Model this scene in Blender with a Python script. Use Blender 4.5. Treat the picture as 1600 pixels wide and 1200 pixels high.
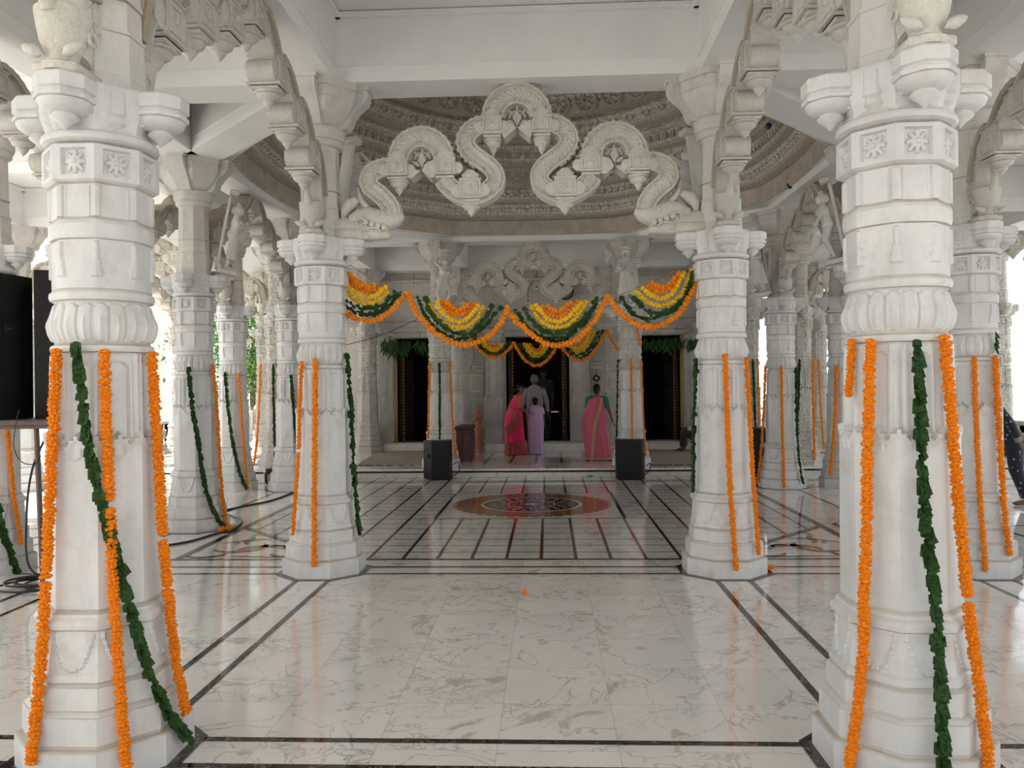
import bpy, math, random
import numpy as np
from mathutils import Vector, Matrix
PI=math.pi; R=math.radians
random.seed(7); NP=np.random.RandomState(5)
SC=bpy.context.scene
for o in list(bpy.data.objects): bpy.data.objects.remove(o)
U=1.6                      # one unit of the survey = the eye height, 1.6 m
# ------------------------------------------------------------------ camera
YAW,PITCH,ROLL,FPX=.045,.0012,.0108,1261.5
_c,_s=math.cos,math.sin
CF=Vector((-_s(YAW)*_c(PITCH),_c(YAW)*_c(PITCH),_s(PITCH)))
CR_=Vector((_c(YAW),_s(YAW),0)); CU=CR_.cross(CF)
cam=bpy.data.cameras.new('camera'); camo=bpy.data.objects.new('camera',cam); SC.collection.objects.link(camo)
rr=CR_*_c(ROLL)-CU*_s(ROLL); uu=CR_*_s(ROLL)+CU*_c(ROLL)
M=Matrix((rr,uu,-CF)).transposed().to_4x4(); M.translation=Vector((0,0,U)); camo.matrix_world=M
cam.sensor_fit='HORIZONTAL'; cam.sensor_width=36; cam.lens=FPX/1600*36; cam.clip_start=.05; cam.clip_end=400
SC.camera=camo
def at(px,py,X=None,Y=None,Z=None):
    u,v=px-800,600-py
    x=u*_c(ROLL)+v*_s(ROLL); y=-u*_s(ROLL)+v*_c(ROLL)
    d=CF+CR_*(x/FPX)+CU*(y/FPX)
    t=Y/d.y if Y is not None else ((Z-1)/d.z if Z is not None else X/d.x)
    return Vector((0,0,1))+d*t
def ray(px,py):
    u,v=px-800,600-py
    x=u*_c(ROLL)+v*_s(ROLL); y=-u*_s(ROLL)+v*_c(ROLL)
    return CF+CR_*(x/FPX)+CU*(y/FPX)
# ------------------------------------------------------------------ sky, sun, exposure
W=bpy.data.worlds.new('sky'); SC.world=W; W.use_nodes=True
bg=W.node_tree.nodes['Background']; bg.inputs[0].default_value=(.93,.965,1,1); bg.inputs[1].default_value=1.25
sl=bpy.data.lights.new('sun','SUN'); sl.energy=7.0; sl.angle=R(1.2); sl.color=(1,.95,.87)
so=bpy.data.objects.new('sun',sl); SC.collection.objects.link(so)
so.rotation_euler=Vector((-.80,-.22,.86)).to_track_quat('Z','Y').to_euler()
SC.view_settings.view_transform='Standard'; SC.view_settings.look='None'
SC.view_settings.exposure=.47; SC.view_settings.gamma=1
# ------------------------------------------------------------------ materials
class NT:
    def __init__(s,name,rough=.5,spec=.5):
        s.m=bpy.data.materials.new(name); s.m.use_nodes=True; s.t=s.m.node_tree
        s.b=s.t.nodes['Principled BSDF']; s.b.inputs['Roughness'].default_value=rough
        s.b.inputs['Specular IOR Level'].default_value=spec; s.geo=None
    def n(s,ty,ins=None,**kw):
        x=s.t.nodes.new('ShaderNode'+ty)
        for k,v in kw.items(): setattr(x,k,v)
        for k,v in (ins or {}).items():
            if isinstance(v,bpy.types.NodeSocket): s.t.links.new(v,x.inputs[k])
            else: x.inputs[k].default_value=v
        return x
    def pos(s):
        if not s.geo: s.geo=s.n('NewGeometry')
        return s.geo.outputs['Position']
    def ma(s,op,a,b=None,c=None,clamp=False):
        d={0:a}
        if b is not None:d[1]=b
        if c is not None:d[2]=c
        return s.n('Math',d,operation=op,use_clamp=clamp).outputs[0]
    def ramp(s,f,stops):
        x=s.n('ValToRGB',{0:f}); e=x.color_ramp.elements
        while len(e)<len(stops): e.new(.5)
        for i,(p,c) in enumerate(stops):
            e[i].position=p; e[i].color=(c,c,c,1) if isinstance(c,(int,float)) else (*c,1)
        return x.outputs[0]
    def noise(s,vec,scale,det=4,dist=0,rough=.5):
        return s.n('TexNoise',{'Vector':vec,'Scale':scale,'Detail':det,'Distortion':dist,'Roughness':rough}).outputs[0]
    def mix(s,f,a,b):
        x=s.n('Mix',data_type='RGBA')
        for i,v in ((0,f),(6,a),(7,b)):
            if isinstance(v,bpy.types.NodeSocket): s.t.links.new(v,x.inputs[i])
            else: x.inputs[i].default_value=v if i==0 else (*v,1)
        return x.outputs[2]
    def col(s,v):
        if isinstance(v,bpy.types.NodeSocket): s.t.links.new(v,s.b.inputs['Base Color'])
        else: s.b.inputs['Base Color'].default_value=(*v,1)
    def bump(s,h,strength=.3,dist=.01):
        x=s.n('Bump',{'Height':h,'Strength':strength,'Distance':dist}); s.t.links.new(x.outputs[0],s.b.inputs['Normal'])
def simple(name,c,rough=.5,var=.12,scale=30,metal=0,spec=.5,bump=0):
    t=NT(name,rough,spec); tc=t.n('TexCoord').outputs['Object']
    n=t.noise(tc,scale,3)
    t.col(t.mix(t.ramp(n,[(.3,0),(.7,1)]),tuple(x*(1-var) for x in c),tuple(min(1,x*(1+var)) for x in c)))
    t.b.inputs['Metallic'].default_value=metal
    if bump: t.bump(n,bump,.01)
    return t.m
def vein(t,p,scale,width,dist=1.2,det=5):
    n=t.noise(p,scale,det,dist); d=t.ma('ABSOLUTE',t.ma('SUBTRACT',n,.5))
    return t.ramp(d,[(0,1),(width,0)])
def marble(name,c,c2,dirt=(.50,.42,.33),damt=.35,rough=.45,carve=0,cscale=22,dark=(.30,.25,.20)):
    t=NT(name,rough); p=t.pos()
    big=t.noise(p,1.7,4,.4); k=t.mix(t.ramp(big,[(.35,0),(.65,1)]),c,c2)
    vv=vein(t,p,2.2,.03); k=t.mix(t.ma('MULTIPLY',vv,.10),k,(.42,.42,.43))
    sv=t.n('VectorMath',{0:p,1:(7.0,7.0,1.6)},operation='MULTIPLY').outputs[0]
    k=t.mix(t.ma('MULTIPLY',t.ramp(t.noise(sv,1.3,5,.4,.6),[(.42,0),(.62,1)]),.5),k,tuple(x*f for x,f in zip(c2,(.86,.88,.91))))
    dn=t.noise(p,5.5,6,.3,.65); k=t.mix(t.ma('MULTIPLY',t.ramp(dn,[(.52,0),(.78,1)]),damt),k,dirt)
    hb=t.noise(p,60,3)
    if carve:
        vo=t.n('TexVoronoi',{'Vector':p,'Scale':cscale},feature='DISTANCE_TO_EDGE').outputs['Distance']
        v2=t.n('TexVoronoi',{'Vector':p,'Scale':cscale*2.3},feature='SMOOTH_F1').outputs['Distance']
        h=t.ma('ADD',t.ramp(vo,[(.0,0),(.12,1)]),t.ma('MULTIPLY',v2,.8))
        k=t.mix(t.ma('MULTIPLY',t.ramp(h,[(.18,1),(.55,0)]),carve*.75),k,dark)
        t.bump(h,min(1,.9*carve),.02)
    else: t.bump(hb,.12,.004)
    t.col(k); return t.m
MT={}
MT['col']=marble('white_marble',(.80,.79,.77),(.70,.70,.70),dirt=(.52,.45,.36),damt=.6)
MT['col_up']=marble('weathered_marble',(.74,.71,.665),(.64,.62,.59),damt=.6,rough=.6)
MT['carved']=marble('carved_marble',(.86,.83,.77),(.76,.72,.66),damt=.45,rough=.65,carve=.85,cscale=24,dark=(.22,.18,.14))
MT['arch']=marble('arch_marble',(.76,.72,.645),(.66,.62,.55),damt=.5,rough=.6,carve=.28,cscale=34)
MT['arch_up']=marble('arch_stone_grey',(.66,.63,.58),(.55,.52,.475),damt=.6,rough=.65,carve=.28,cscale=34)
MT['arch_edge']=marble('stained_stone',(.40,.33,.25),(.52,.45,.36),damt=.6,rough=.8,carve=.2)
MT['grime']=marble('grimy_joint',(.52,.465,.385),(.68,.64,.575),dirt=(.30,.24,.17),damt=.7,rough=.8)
MT['statue']=marble('statue_stone',(.78,.76,.72),(.68,.66,.62),damt=.35,rough=.6)
MT['wallstone']=marble('wall_marble',(.70,.66,.60),(.61,.575,.52),damt=.2,rough=.5)
MT['stepm']=marble('step_marble',(.84,.81,.74),(.74,.71,.64),damt=.3,rough=.25)
MT['paint']=simple('ceiling_paint',(.86,.86,.845),.7,.03,3)
# floor marble in half metre slabs
def floormat(name,c,c2,tile=.52,veinamt=.8,rough=.09):
    t=NT(name,rough,.5); p=t.pos()
    sp=t.n('SeparateXYZ',{0:p}); ox,oy=sp.outputs[0],sp.outputs[1]
    tx=t.ma('DIVIDE',t.ma('ADD',ox,.243),tile*1.03); ty=t.ma('DIVIDE',t.ma('ADD',oy,.11),tile)
    cx=t.n('CombineXYZ',{0:t.ma('FLOOR',tx),1:t.ma('FLOOR',ty)}).outputs[0]
    wn=t.n('TexWhiteNoise',{0:cx}); off=t.n('VectorMath',{0:wn.outputs[1],3:9.0},operation='SCALE').outputs[0]
    q=t.n('VectorMath',{0:p,1:off},operation='ADD').outputs[0]
    k=t.mix(t.ramp(t.noise(q,1.1,3,.5),[(.35,0),(.7,1)]),c,c2)
    mask=t.ramp(t.noise(q,1.5,2,.3),[(.50,0),(.66,1)])
    v1=vein(t,q,1.15,.010,2.2,8); v2=vein(t,q,3.4,.030,1.4,6)
    vor=t.n('TexVoronoi',{'Vector':t.n('VectorMath',{0:q,1:t.n('VectorMath',{0:t.n('TexNoise',{'Vector':q,'Scale':3.0,'Detail':4}).outputs[1],3:.5},operation='SCALE').outputs[0]},operation='ADD').outputs[0],'Scale':5.5},feature='DISTANCE_TO_EDGE').outputs['Distance']
    v3=t.ramp(vor,[(0,1),(.04,0)])
    v=t.ma('MAXIMUM',t.ma('MULTIPLY',v1,.75),t.ma('MULTIPLY',t.ma('MAXIMUM',v2,v3),t.ma('MULTIPLY',mask,.85)))
    k=t.mix(t.ma('MULTIPLY',v,veinamt),k,(.30,.28,.245))
    patch=t.ramp(t.noise(q,2.3,6,1.6,.6),[(.615,0),(.66,1)]); k=t.mix(t.ma('MULTIPLY',patch,.6),k,(.42,.40,.36))
    fx=t.ma('PINGPONG',tx,.5); fy=t.ma('PINGPONG',ty,.5)
    j=t.ma('LESS_THAN',t.ma('MINIMUM',fx,fy),.0035)
    k=t.mix(t.ma('MULTIPLY',j,.45),k,(.35,.33,.30))
    t.col(k); t.b.inputs['Coat Weight'].default_value=.25; t.b.inputs['Coat Roughness'].default_value=.04
    rn=t.ramp(t.noise(p,3.0,4),[(.3,.07),(.7,.13)]); t.t.links.new(rn,t.b.inputs['Roughness'])
    return t.m
MT['floor']=floormat('veined_floor_marble',(.93,.90,.865),(.84,.815,.785))
MT['ffine']=floormat('hall_floor_marble',(.86,.84,.80),(.76,.745,.715),.32,.9)
def inlay(name,c,c2,fl=.5):
    t=NT(name,.1); p=t.pos(); v=vein(t,p,9,.03,1.5); t.col(t.mix(t.ma('MULTIPLY',v,fl),c,c2)); return t.m
MT['black']=inlay('black_marble_inlay',(.018,.016,.016),(.35,.31,.28))
MT['brown']=inlay('brown_marble_inlay',(.10,.045,.038),(.25,.13,.10))
MT['ochre']=inlay('ochre_marble_inlay',(.33,.14,.06),(.40,.20,.10),.4)
MT['cream']=inlay('cream_marble_inlay',(.74,.68,.58),(.5,.42,.35),.3)
# dome: carved courses under a fine bird net
t=NT('dome_stone_under_net',.8,.2); p=t.pos()
q=t.n('VectorMath',{0:p,1:(-(-.152)*U,-6.745*U,0)},operation='ADD').outputs[0]
sp=t.n('SeparateXYZ',{0:q}); ang=t.ma('ARCTAN2',sp.outputs[1],sp.outputs[0])
gx=t.ma('PINGPONG',t.ma('MULTIPLY',ang,52),.5); gz=t.ma('PINGPONG',t.ma('MULTIPLY',sp.outputs[2],17),.5)
k=t.mix(t.ramp(t.noise(p,3,5,.3),[(.3,0),(.7,1)]),(.80,.745,.66),(.63,.59,.525))
k=t.mix(t.ma('MULTIPLY',t.ma('LESS_THAN',t.ma('MINIMUM',gx,gz),.10),.38),k,(.24,.21,.18))
vo=t.n('TexVoronoi',{'Vector':p,'Scale':11.0},feature='DISTANCE_TO_EDGE').outputs['Distance']
h=t.ramp(vo,[(0,0),(.2,1)]); k=t.mix(t.ma('MULTIPLY',t.ramp(vo,[(0,1),(.1,0)]),.25),k,(.15,.12,.09))
t.col(k); t.bump(h,.6,.03); MT['dome']=t.m
MT['domedark']=simple('dome_dark_moulding',(.44,.39,.325),.8,.2,20)
MT['domeband']=simple('dome_brown_band',(.50,.44,.37),.7,.15,6)
def petal(name,c,c2):
    t=NT(name,.7,.2); tc=t.n('TexCoord').outputs['Object']; n=t.noise(tc,90,2)
    t.col(t.mix(t.ramp(n,[(.35,0),(.65,1)]),c2,c)); t.b.inputs['Subsurface Weight'].default_value=.0
    return t.m
MT['orange']=petal('marigold_orange',(1.0,.34,.018),(.84,.20,.006))
MT['yellow']=petal('marigold_yellow',(1.0,.66,.03),(.85,.45,.015))
MT['leaf']=petal('leaf_green',(.048,.115,.030),(.014,.042,.012))
MT['leafmid']=petal('leaf_bright',(.05,.12,.025),(.018,.05,.014))
MT['thread']=simple('thread',(.25,.22,.16),.8)
MT['blackbox']=simple('black_paint',(.008,.008,.009),.55,.3,12,spec=.3)
MT['grille']=simple('speaker_grille',(.022,.022,.024),.6,.5,180)
MT['cone']=simple('speaker_cone',(.035,.035,.04),.5,.2)
MT['steel']=simple('steel',(.45,.45,.45),.3,.1,20,1)
MT['standm']=simple('brown_steel',(.10,.06,.055),.5,.2)
MT['rubber']=simple('black_rubber',(.012,.012,.012),.45)
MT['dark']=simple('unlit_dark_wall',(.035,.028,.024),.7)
MT['doorwood']=simple('dark_carved_door',(.035,.022,.018),.45,.4,9)
MT['gold']=simple('gilded_wood',(.42,.24,.04),.4,.35,40,.4)
MT['redwood']=simple('maroon_wood',(.09,.022,.025),.35,.35,25,bump=.4)
MT['terra']=simple('terracotta',(.40,.155,.085),.75,.2,20,bump=.2)
MT['skin']=simple('brown_skin',(.17,.085,.05),.5,.08,9)
MT['skin2']=simple('dark_skin',(.11,.055,.035),.5,.08,9)
MT['hair']=simple('black_hair',(.006,.005,.005),.6,.3,80,spec=.25)
MT['greyhair']=simple('grey_hair',(.15,.125,.105),.7,.3,80)
MT['white']=simple('white_cloth',(.75,.73,.70),.8,.05)
def cloth(name,c,scale=60,var=.15,pat=None):
    t=NT(name,.65,.3); tc=t.n('TexCoord').outputs['Object']; n=t.noise(tc,scale,2)
    k=t.mix(n,tuple(x*(1-var) for x in c),tuple(min(1,x*(1+var)) for x in c))
    if pat:
        v=t.n('TexVoronoi',{'Vector':tc,'Scale':pat[1]}).outputs['Distance']; k=t.mix(t.ramp(v,[(pat[2],1),(pat[2]+.05,0)]),k,pat[0])
    t.col(k); t.b.inputs['Sheen Weight'].default_value=.3; return t.m
MT['magenta']=cloth('magenta_silk',(.83,.02,.13))
MT['goldcloth']=cloth('gold_brocade',(.42,.13,.055),120,.4)
MT['bronze']=cloth('bronze_brocade',(.30,.055,.03),120,.4)
MT['pinkcloth']=cloth('dusty_pink_silk',(.64,.13,.19))
MT['tancloth']=cloth('tan_border',(.50,.34,.20),100,.3)
MT['teal']=cloth('teal_cotton',(.01,.20,.145))
MT['lilac']=cloth('lilac_cotton',(.58,.37,.60),60,.1,((.70,.55,.72),45,.18))
MT['greyshirt']=cloth('grey_striped_shirt',(.24,.23,.235),60,.15)
MT['floral']=cloth('navy_floral_print',(.012,.014,.028),30,.3,((.36,.38,.50),16,.17))
MT['maroon']=cloth('maroon_cotton',(.12,.02,.025))
MT['darkcloth']=cloth('dark_trousers',(.02,.018,.018))
MT['shawl']=cloth('brown_shawl',(.20,.13,.11))
MT['plastic']=simple('white_plastic_bag',(.8,.8,.84),.3,.04)
MT['plaque']=simple('stone_plaque',(.80,.77,.62),.4,.04)
MT['ink']=simple('engraved_lettering',(.20,.18,.14),.6)
MT['clockface']=simple('clock_face',(.22,.20,.25),.3,.05)
MT['blue']=simple('blue_plastic',(.01,.015,.16),.4)
t=NT('striped_rug',.85,.2); p=t.pos(); sp=t.n('SeparateXYZ',{0:p})
z=t.ma('PINGPONG',t.ma('ADD',t.ma('MULTIPLY',sp.outputs[1],4.2),t.ma('MULTIPLY',t.ma('PINGPONG',t.ma('MULTIPLY',sp.outputs[0],5.0),.5),.9)),.5)
t.col(t.mix(t.ma('LESS_THAN',z,.25),(.60,.55,.47),(.13,.07,.05))); MT['rug']=t.m
MT['ground']=simple('pale_ground',(.72,.70,.65),.9,.08,.5)
MT['bark']=simple('tree_bark',(.13,.09,.06),.9,.3,8)
MT['foliage']=petal('tree_leaf',(.15,.30,.07),(.05,.14,.03))
MT['foliage2']=petal('tree_leaf_dark',(.06,.15,.04),(.02,.07,.02))
# ------------------------------------------------------------------ mesh builder (in survey units)
class MB:
    def __init__(s): s.v=[]; s.f=[]; s.m=[]; s.cm=0
    def mat(s,i): s.cm=i; return s
    def add(s,vs,fs,T=None):
        b=len(s.v)
        if T is not None: vs=[T@Vector(v) for v in vs]
        s.v+= [tuple(v) for v in vs]; s.f+=[tuple(i+b for i in f) for f in fs]; s.m+=[s.cm]*len(fs); return s
    def box(s,c,d,T=None,rz=0):
        x,y,z=d[0]/2,d[1]/2,d[2]/2; vs=[Vector((a*x,b*y,e*z)) for e in(-1,1) for b in(-1,1) for a in(-1,1)]
        Rz=Matrix.Rotation(rz,3,'Z'); vs=[Rz@v+Vector(c) for v in vs]
        return s.add(vs,[(0,2,3,1),(4,5,7,6),(0,1,5,4),(2,6,7,3),(0,4,6,2),(1,3,7,5)],T)
    def bbox(s,c,d,b=.006,T=None,rz=0):
        # bevelled box: chamfer all vertical and horizontal edges by lofting
        x,y,z=d[0]/2,d[1]/2,d[2]/2; b=min(b,x*.45,y*.45,z*.45)
        def ring(X,Y,Z,e): return [(X-e,Y,Z),(X,Y-e,Z),(X,-Y+e,Z),(X-e,-Y,Z),(-X+e,-Y,Z),(-X,-Y+e,Z),(-X,Y-e,Z),(-X+e,Y,Z)]
        rs=[ring(x-b,y-b,-z,b*.5),ring(x,y,-z+b,b),ring(x,y,z-b,b),ring(x-b,y-b,z,b*.5)]
        Rz=Matrix.Rotation(rz,3,'Z'); vs=[Rz@Vector(v)+Vector(c) for r in rs for v in r]; fs=[]
        for k in range(3):
            for i in range(8): j=(i+1)%8; fs.append((k*8+i,k*8+8+i,k*8+8+j,k*8+j))
        fs.append(tuple(range(8))); fs.append(tuple(range(31,23,-1)))
        return s.add(vs,fs,T)
    def rings(s,rs,cap=True,T=None,closed=True):
        n=len(rs[0]); vs=[v for r in rs for v in r]; fs=[]
        for k in range(len(rs)-1):
            for i in range(n if closed else n-1):
                j=(i+1)%n; fs.append((k*n+i,k*n+j,k*n+n+j,k*n+n+i))
        if cap: fs.append(tuple(range(n-1,-1,-1))); fs.append(tuple(range((len(rs)-1)*n,len(rs)*n)))
        return s.add(vs,fs,T)
    def lathe(s,prof,n=24,c=(0,0,0),oct_=0,T=None,cap=True,ph=0):
        rs=[]
        for r,z in prof:
            ring=[]
            for i in range(n):
                th=2*PI*i/n+ph; k=1
                if oct_: k=1/math.cos((th+PI/8)%(PI/4)-PI/8)
                ring.append((c[0]+r*k*math.cos(th),c[1]+r*k*math.sin(th),c[2]+z))
            rs.append(ring)
        return s.rings(rs,cap,T)
    def tube(s,pts,r,n=8,cap=True,T=None):
        pts=[Vector(p) for p in pts]; rs=[]; up=None
        for i,p in enumerate(pts):
            d=(pts[min(i+1,len(pts)-1)]-pts[max(i-1,0)]).normalized()
            if up is None: up=d.orthogonal().normalized()
            up=(up-d*up.dot(d)).normalized(); sd=d.cross(up)
            rad=r[i] if isinstance(r,(list,tuple)) else r
            rs.append([tuple(p+(up*math.cos(2*PI*k/n)+sd*math.sin(2*PI*k/n))*rad) for k in range(n)])
        return s.rings(rs,cap,T)
    def quad(s,a,b,c,d): return s.add([a,b,c,d],[(0,1,2,3)])
    def poly(s,ps): return s.add(ps,[tuple(range(len(ps)))])
    def extr(s,ps,y0,y1,T=None):    # outline in xz extruded along y
        n=len(ps); vs=[(x,y0,z) for x,z in ps]+[(x,y1,z) for x,z in ps]
        fs=[tuple(range(n)),tuple(range(2*n-1,n-1,-1))]+[(i,i+n,(i+1)%n+n,(i+1)%n) for i in range(n)]
        return s.add(vs,fs,T)
    def mesh(s,name,mats,smooth=35,scale=U,org=None):
        me=bpy.data.meshes.new(name); o=np.array(org if org is not None else (0,0,0),float)
        a=(np.array(s.v,float).reshape(-1,3)-o)*scale
        me.from_pydata(a.tolist(),[],s.f)
        for m in (mats if isinstance(mats,(list,tuple)) else [mats]): me.materials.append(MT[m] if isinstance(m,str) else m)
        me.polygons.foreach_set('material_index',s.m)
        if smooth:
            me.polygons.foreach_set('use_smooth',[True]*len(s.f))
            me.set_sharp_from_angle(angle=R(smooth))
        me.update(); return me
    def build(s,name,mats,parent=None,smooth=35,scale=U,org=None,loc=None):
        me=s.mesh(name,mats,smooth,scale,org); ob=bpy.data.objects.new(name,me); SC.collection.objects.link(ob)
        if org is not None and parent is None: ob.location=Vector(org)*scale
        if loc is not None: ob.location=loc
        if parent: ob.parent=parent
        return ob
def tag(o,label=None,cat=None,group=None,kind=None):
    if label:o['label']=label
    if cat:o['category']=cat
    if group:o['group']=group
    if kind:o['kind']=kind
    return o
def empty(name,loc,rz=0,**k):
    o=bpy.data.objects.new(name,None); SC.collection.objects.link(o); o.location=Vector(loc)*U; o.rotation_euler=(0,0,rz)
    o.empty_display_size=.1; return tag(o,**k)
def put(name,me,parent,**k):
    o=bpy.data.objects.new(name,me); SC.collection.objects.link(o); o.parent=parent
    return tag(o,**k) if k else o
def struct(name,mb,mats,**k): return tag(mb.build(name,mats,**k),kind='structure')
# ------------------------------------------------------------------ the plan
X0=-.152; A=1.076; B=2.372; C=2.95; EE=5.10; ZC=6.745
ZN,ZM,ZA,ZD,ZB,ZW,ZF=2.18,4.352,5.67,7.82,9.14,11.30,13.45
XO=6.3
# ---- floor
fl=MB()
fl.mat(0).quad((-XO+X0,-2.5,0),(XO+X0,-2.5,0),(XO+X0,8.8,0),(-XO+X0,8.8,0))
OZ,OX,OC=2.12,2.03,1.06
octo=[(X0-OC,ZC-OZ),(X0+OC,ZC-OZ),(X0+OX,ZC-OC),(X0+OX,8.79),(X0-OX,8.79),(X0-OX,ZC-OC)]
fl.mat(1).poly([(x,y,.0006) for x,y in octo])
def strip(p,q,w,m,z=.0012):
    p=Vector(p);q=Vector(q);d=(q-p).normalized();n=Vector((-d.y,d.x))*w/2
    fl.mat(m).poly([(*(p-n),z),(*(q-n),z),(*(q+n),z),(*(p+n),z)])
# double black lines between the columns
for sx in(-1,1):
    for dx in(-.082,.082):
        for (za,zb) in((-1.8,-.2),(.2,ZN-.2),(ZN+.2,ZM-.2)):
            strip((X0+sx*A+dx,za),(X0+sx*A+dx,zb),.027,2)
        for (za,zb) in((-1.8,ZN-.2),(ZN+.2,ZM-.2),(ZM+.2,ZA-.2),(ZA+.2,ZD-.2),(ZD+.2,8.79)):
            if dx*sx>0 or za<ZM: strip((X0+sx*B+dx,za),(X0+sx*B+dx,zb),.024,2)
            strip((X0+sx*(C+.3)+dx,za),(X0+sx*(C+.3)+dx,zb),.022,2)
    strip((X0+sx*OX,ZC-OZ),(X0+sx*OX,8.79),.05,2,.0018)
    strip((X0+sx*OC,ZC-OZ),(X0+sx*OX,ZC-OC),.05,2,.0016)
for zz in(0,ZN,ZM):
    for dz in(-.08,.08):
        for (xa,xb) in((-B+.2,-A-.2),(-A+.2,A-.2),(A+.2,B-.2),(B+.2,XO),(-XO,-B-.2)):
            strip((X0+xa,zz+dz),(X0+xb,zz+dz),.027,2)
strip((X0-B,ZC-OZ),(X0+B,ZC-OZ),.03,2,.002)
for zz in(ZA,ZD):
    for sx in(-1,1): strip((X0+sx*(B+.2),zz),(X0+sx*XO,zz),.024,2)
# grid of the hall: brown lines lengthwise, thin dark lines across
def hx(z):   # half width of octagon at z
    return min(OX,OC+(z-(ZC-OZ))*(OX-OC)/(OZ-OC))
SQ=.71
for i in range(-9,11):
    x=-.1+.2*i; z0=ZC-OZ if abs(x)<OC else ZC-OZ+(abs(x)-OC)*(OZ-OC)/(OX-OC)
    if abs(x)>OX: continue
    if abs(x)<SQ: strip((X0+x,z0),(X0+x,ZC-SQ),.02,3); strip((X0+x,ZC+SQ),(X0+x,8.79),.02,3)
    else: strip((X0+x,z0),(X0+x,8.79),.02 if abs(x)>.8 else .03,3 if abs(x)>.8 else 2)
z=ZC-OZ+.2
while z<8.75:
    h=hx(z)
    if abs(z-ZC)<SQ-.02:
        strip((X0-h,z),(X0-SQ,z),.012,2,.0009); strip((X0+SQ,z),(X0+h,z),.012,2,.0009)
    else: strip((X0-h,z),(X0+h,z),.012,2,.0009)
    z+=.2
for sx in(-1,1):
    strip((X0+sx*SQ,ZC-SQ),(X0+sx*SQ,ZC+SQ),.028,2); strip((X0-SQ,ZC+sx*SQ),(X0+SQ,ZC+sx*SQ),.016,2)
def disc(r0,r1,m,z,n=96,a0=0,a1=2*PI):
    for i in range(n):
        a=a0+(a1-a0)*i/n;b=a0+(a1-a0)*(i+1)/n
        P=lambda r,t:(X0+r*math.cos(t),ZC+.01+r*math.sin(t),z)
        if r0<=0: fl.mat(m).poly([P(0,a),P(r1,a),P(r1,b)])
        else: fl.mat(m).poly([P(r0,a),P(r1,a),P(r1,b),P(r0,b)])
disc(.42,.665,4,.0014)
for k in range(44):
    a=2*PI*k/44
    fl.mat(5).poly([(X0+r*math.cos(a+d),ZC+.01+r*math.sin(a+d),.0018) for r,d in((.668,-.03),(.668,.03),(.635,.012),(.635,-.02))])
disc(.395,.425,5,.0018); disc(.37,.396,2,.0018); disc(.2,.37,3,.0016); disc(.185,.2,5,.0018); disc(.12,.185,2,.0016); disc(.06,.12,3,.0018); disc(0,.035,5,.002)
def blob(cx,cz,rx,rz,ang,m,z):
    ps=[]
    for k in range(10):
        a=2*PI*k/10; u=rx*math.cos(a)*(1-.25*math.cos(a)); v=rz*math.sin(a)
        ps.append((cx+u*math.cos(ang)-v*math.sin(ang),cz+u*math.sin(ang)+v*math.cos(ang),z))
    fl.mat(m).poly(ps)
for r,nn,rx,rz in((.33,22,.028,.016),(.265,16,.026,.013),(.225,26,.012,.008),(.152,14,.02,.010),(.09,9,.015,.008)):
    for k in range(nn):
        a=2*PI*k/nn; blob(X0+r*math.cos(a),ZC+.01+r*math.sin(a),rx,rz,a,5,.0022)
# floral scroll inlays in the two corner triangles
for sx in(-1,1):
    def fp(u,v): return (X0+sx*u,v)
    def leafy(pts,w,m):
        L=[];Rr=[]
        for i,(x,y) in enumerate(pts):
            a=Vector(pts[min(i+1,len(pts)-1)])-Vector(pts[max(0,i-1)]); n=Vector((-a.y,a.x)).normalized()
            ww=w*math.sin(PI*(i+.4)/(len(pts)-.2)); L.append(Vector((x,y))+n*ww);Rr.append(Vector((x,y))-n*ww)
        for i in range(len(pts)-1):
            q=[L[i],L[i+1],Rr[i+1],Rr[i]]; fl.mat(m).poly([(*fp(v.x,v.y),.0015) for v in q])
    def arc(cx,cy,r,a0,a1,n=12,k=1): return [(cx+r*math.cos(a0+(a1-a0)*i/n)*(1+.0*i),cy+r*k*math.sin(a0+(a1-a0)*i/n)) for i in range(n+1)]
    leafy(arc(1.62,4.86,.16,.2,3.0),.04,4); leafy(arc(1.42,4.80,.10,3.4,6.2),.028,4); leafy(arc(1.30,4.86,.07,.3,3.3),.022,4)
    leafy(arc(1.80,5.00,.16,2.4,5.6),.035,4); leafy(arc(1.72,5.15,.09,-1,2.2),.026,4); leafy(arc(1.88,5.25,.07,1.8,5),.022,3)
    leafy(arc(1.80,5.38,.05,-1.2,2),.018,4); leafy(arc(1.92,4.80,.12,2.9,5.9),.025,2); leafy(arc(1.55,4.98,.05,0,4),.016,4)
    leafy(arc(1.90,5.10,.05,0,4),.014,4); leafy([(1.35,4.7),(1.5,4.69),(1.65,4.71),(1.8,4.70)],.012,2)
# black frames round the column bases
FR=.222
def frame(cx,cz):
    for i in range(8):
        a=PI/8+i*PI/4;b=a+PI/4; k=1/math.cos(PI/8)
        P=lambda r,t:(cx+r*k*math.cos(t),cz+r*k*math.sin(t),.0024)
        fl.mat(2).poly([P(.2,a),P(FR+.018,a),P(FR+.018,b),P(.2,b)])
floor_cols=[(s*A,z) for s in(-1,1) for z in(0,ZN,ZM)]+[(s*B,z) for s in(-1,1) for z in(ZN,ZM,ZA,ZD)]
for x,z in floor_cols: frame(X0+x,z)
struct('floor',fl,['floor','ffine','black','brown','ochre','cream'],smooth=0)
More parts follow.
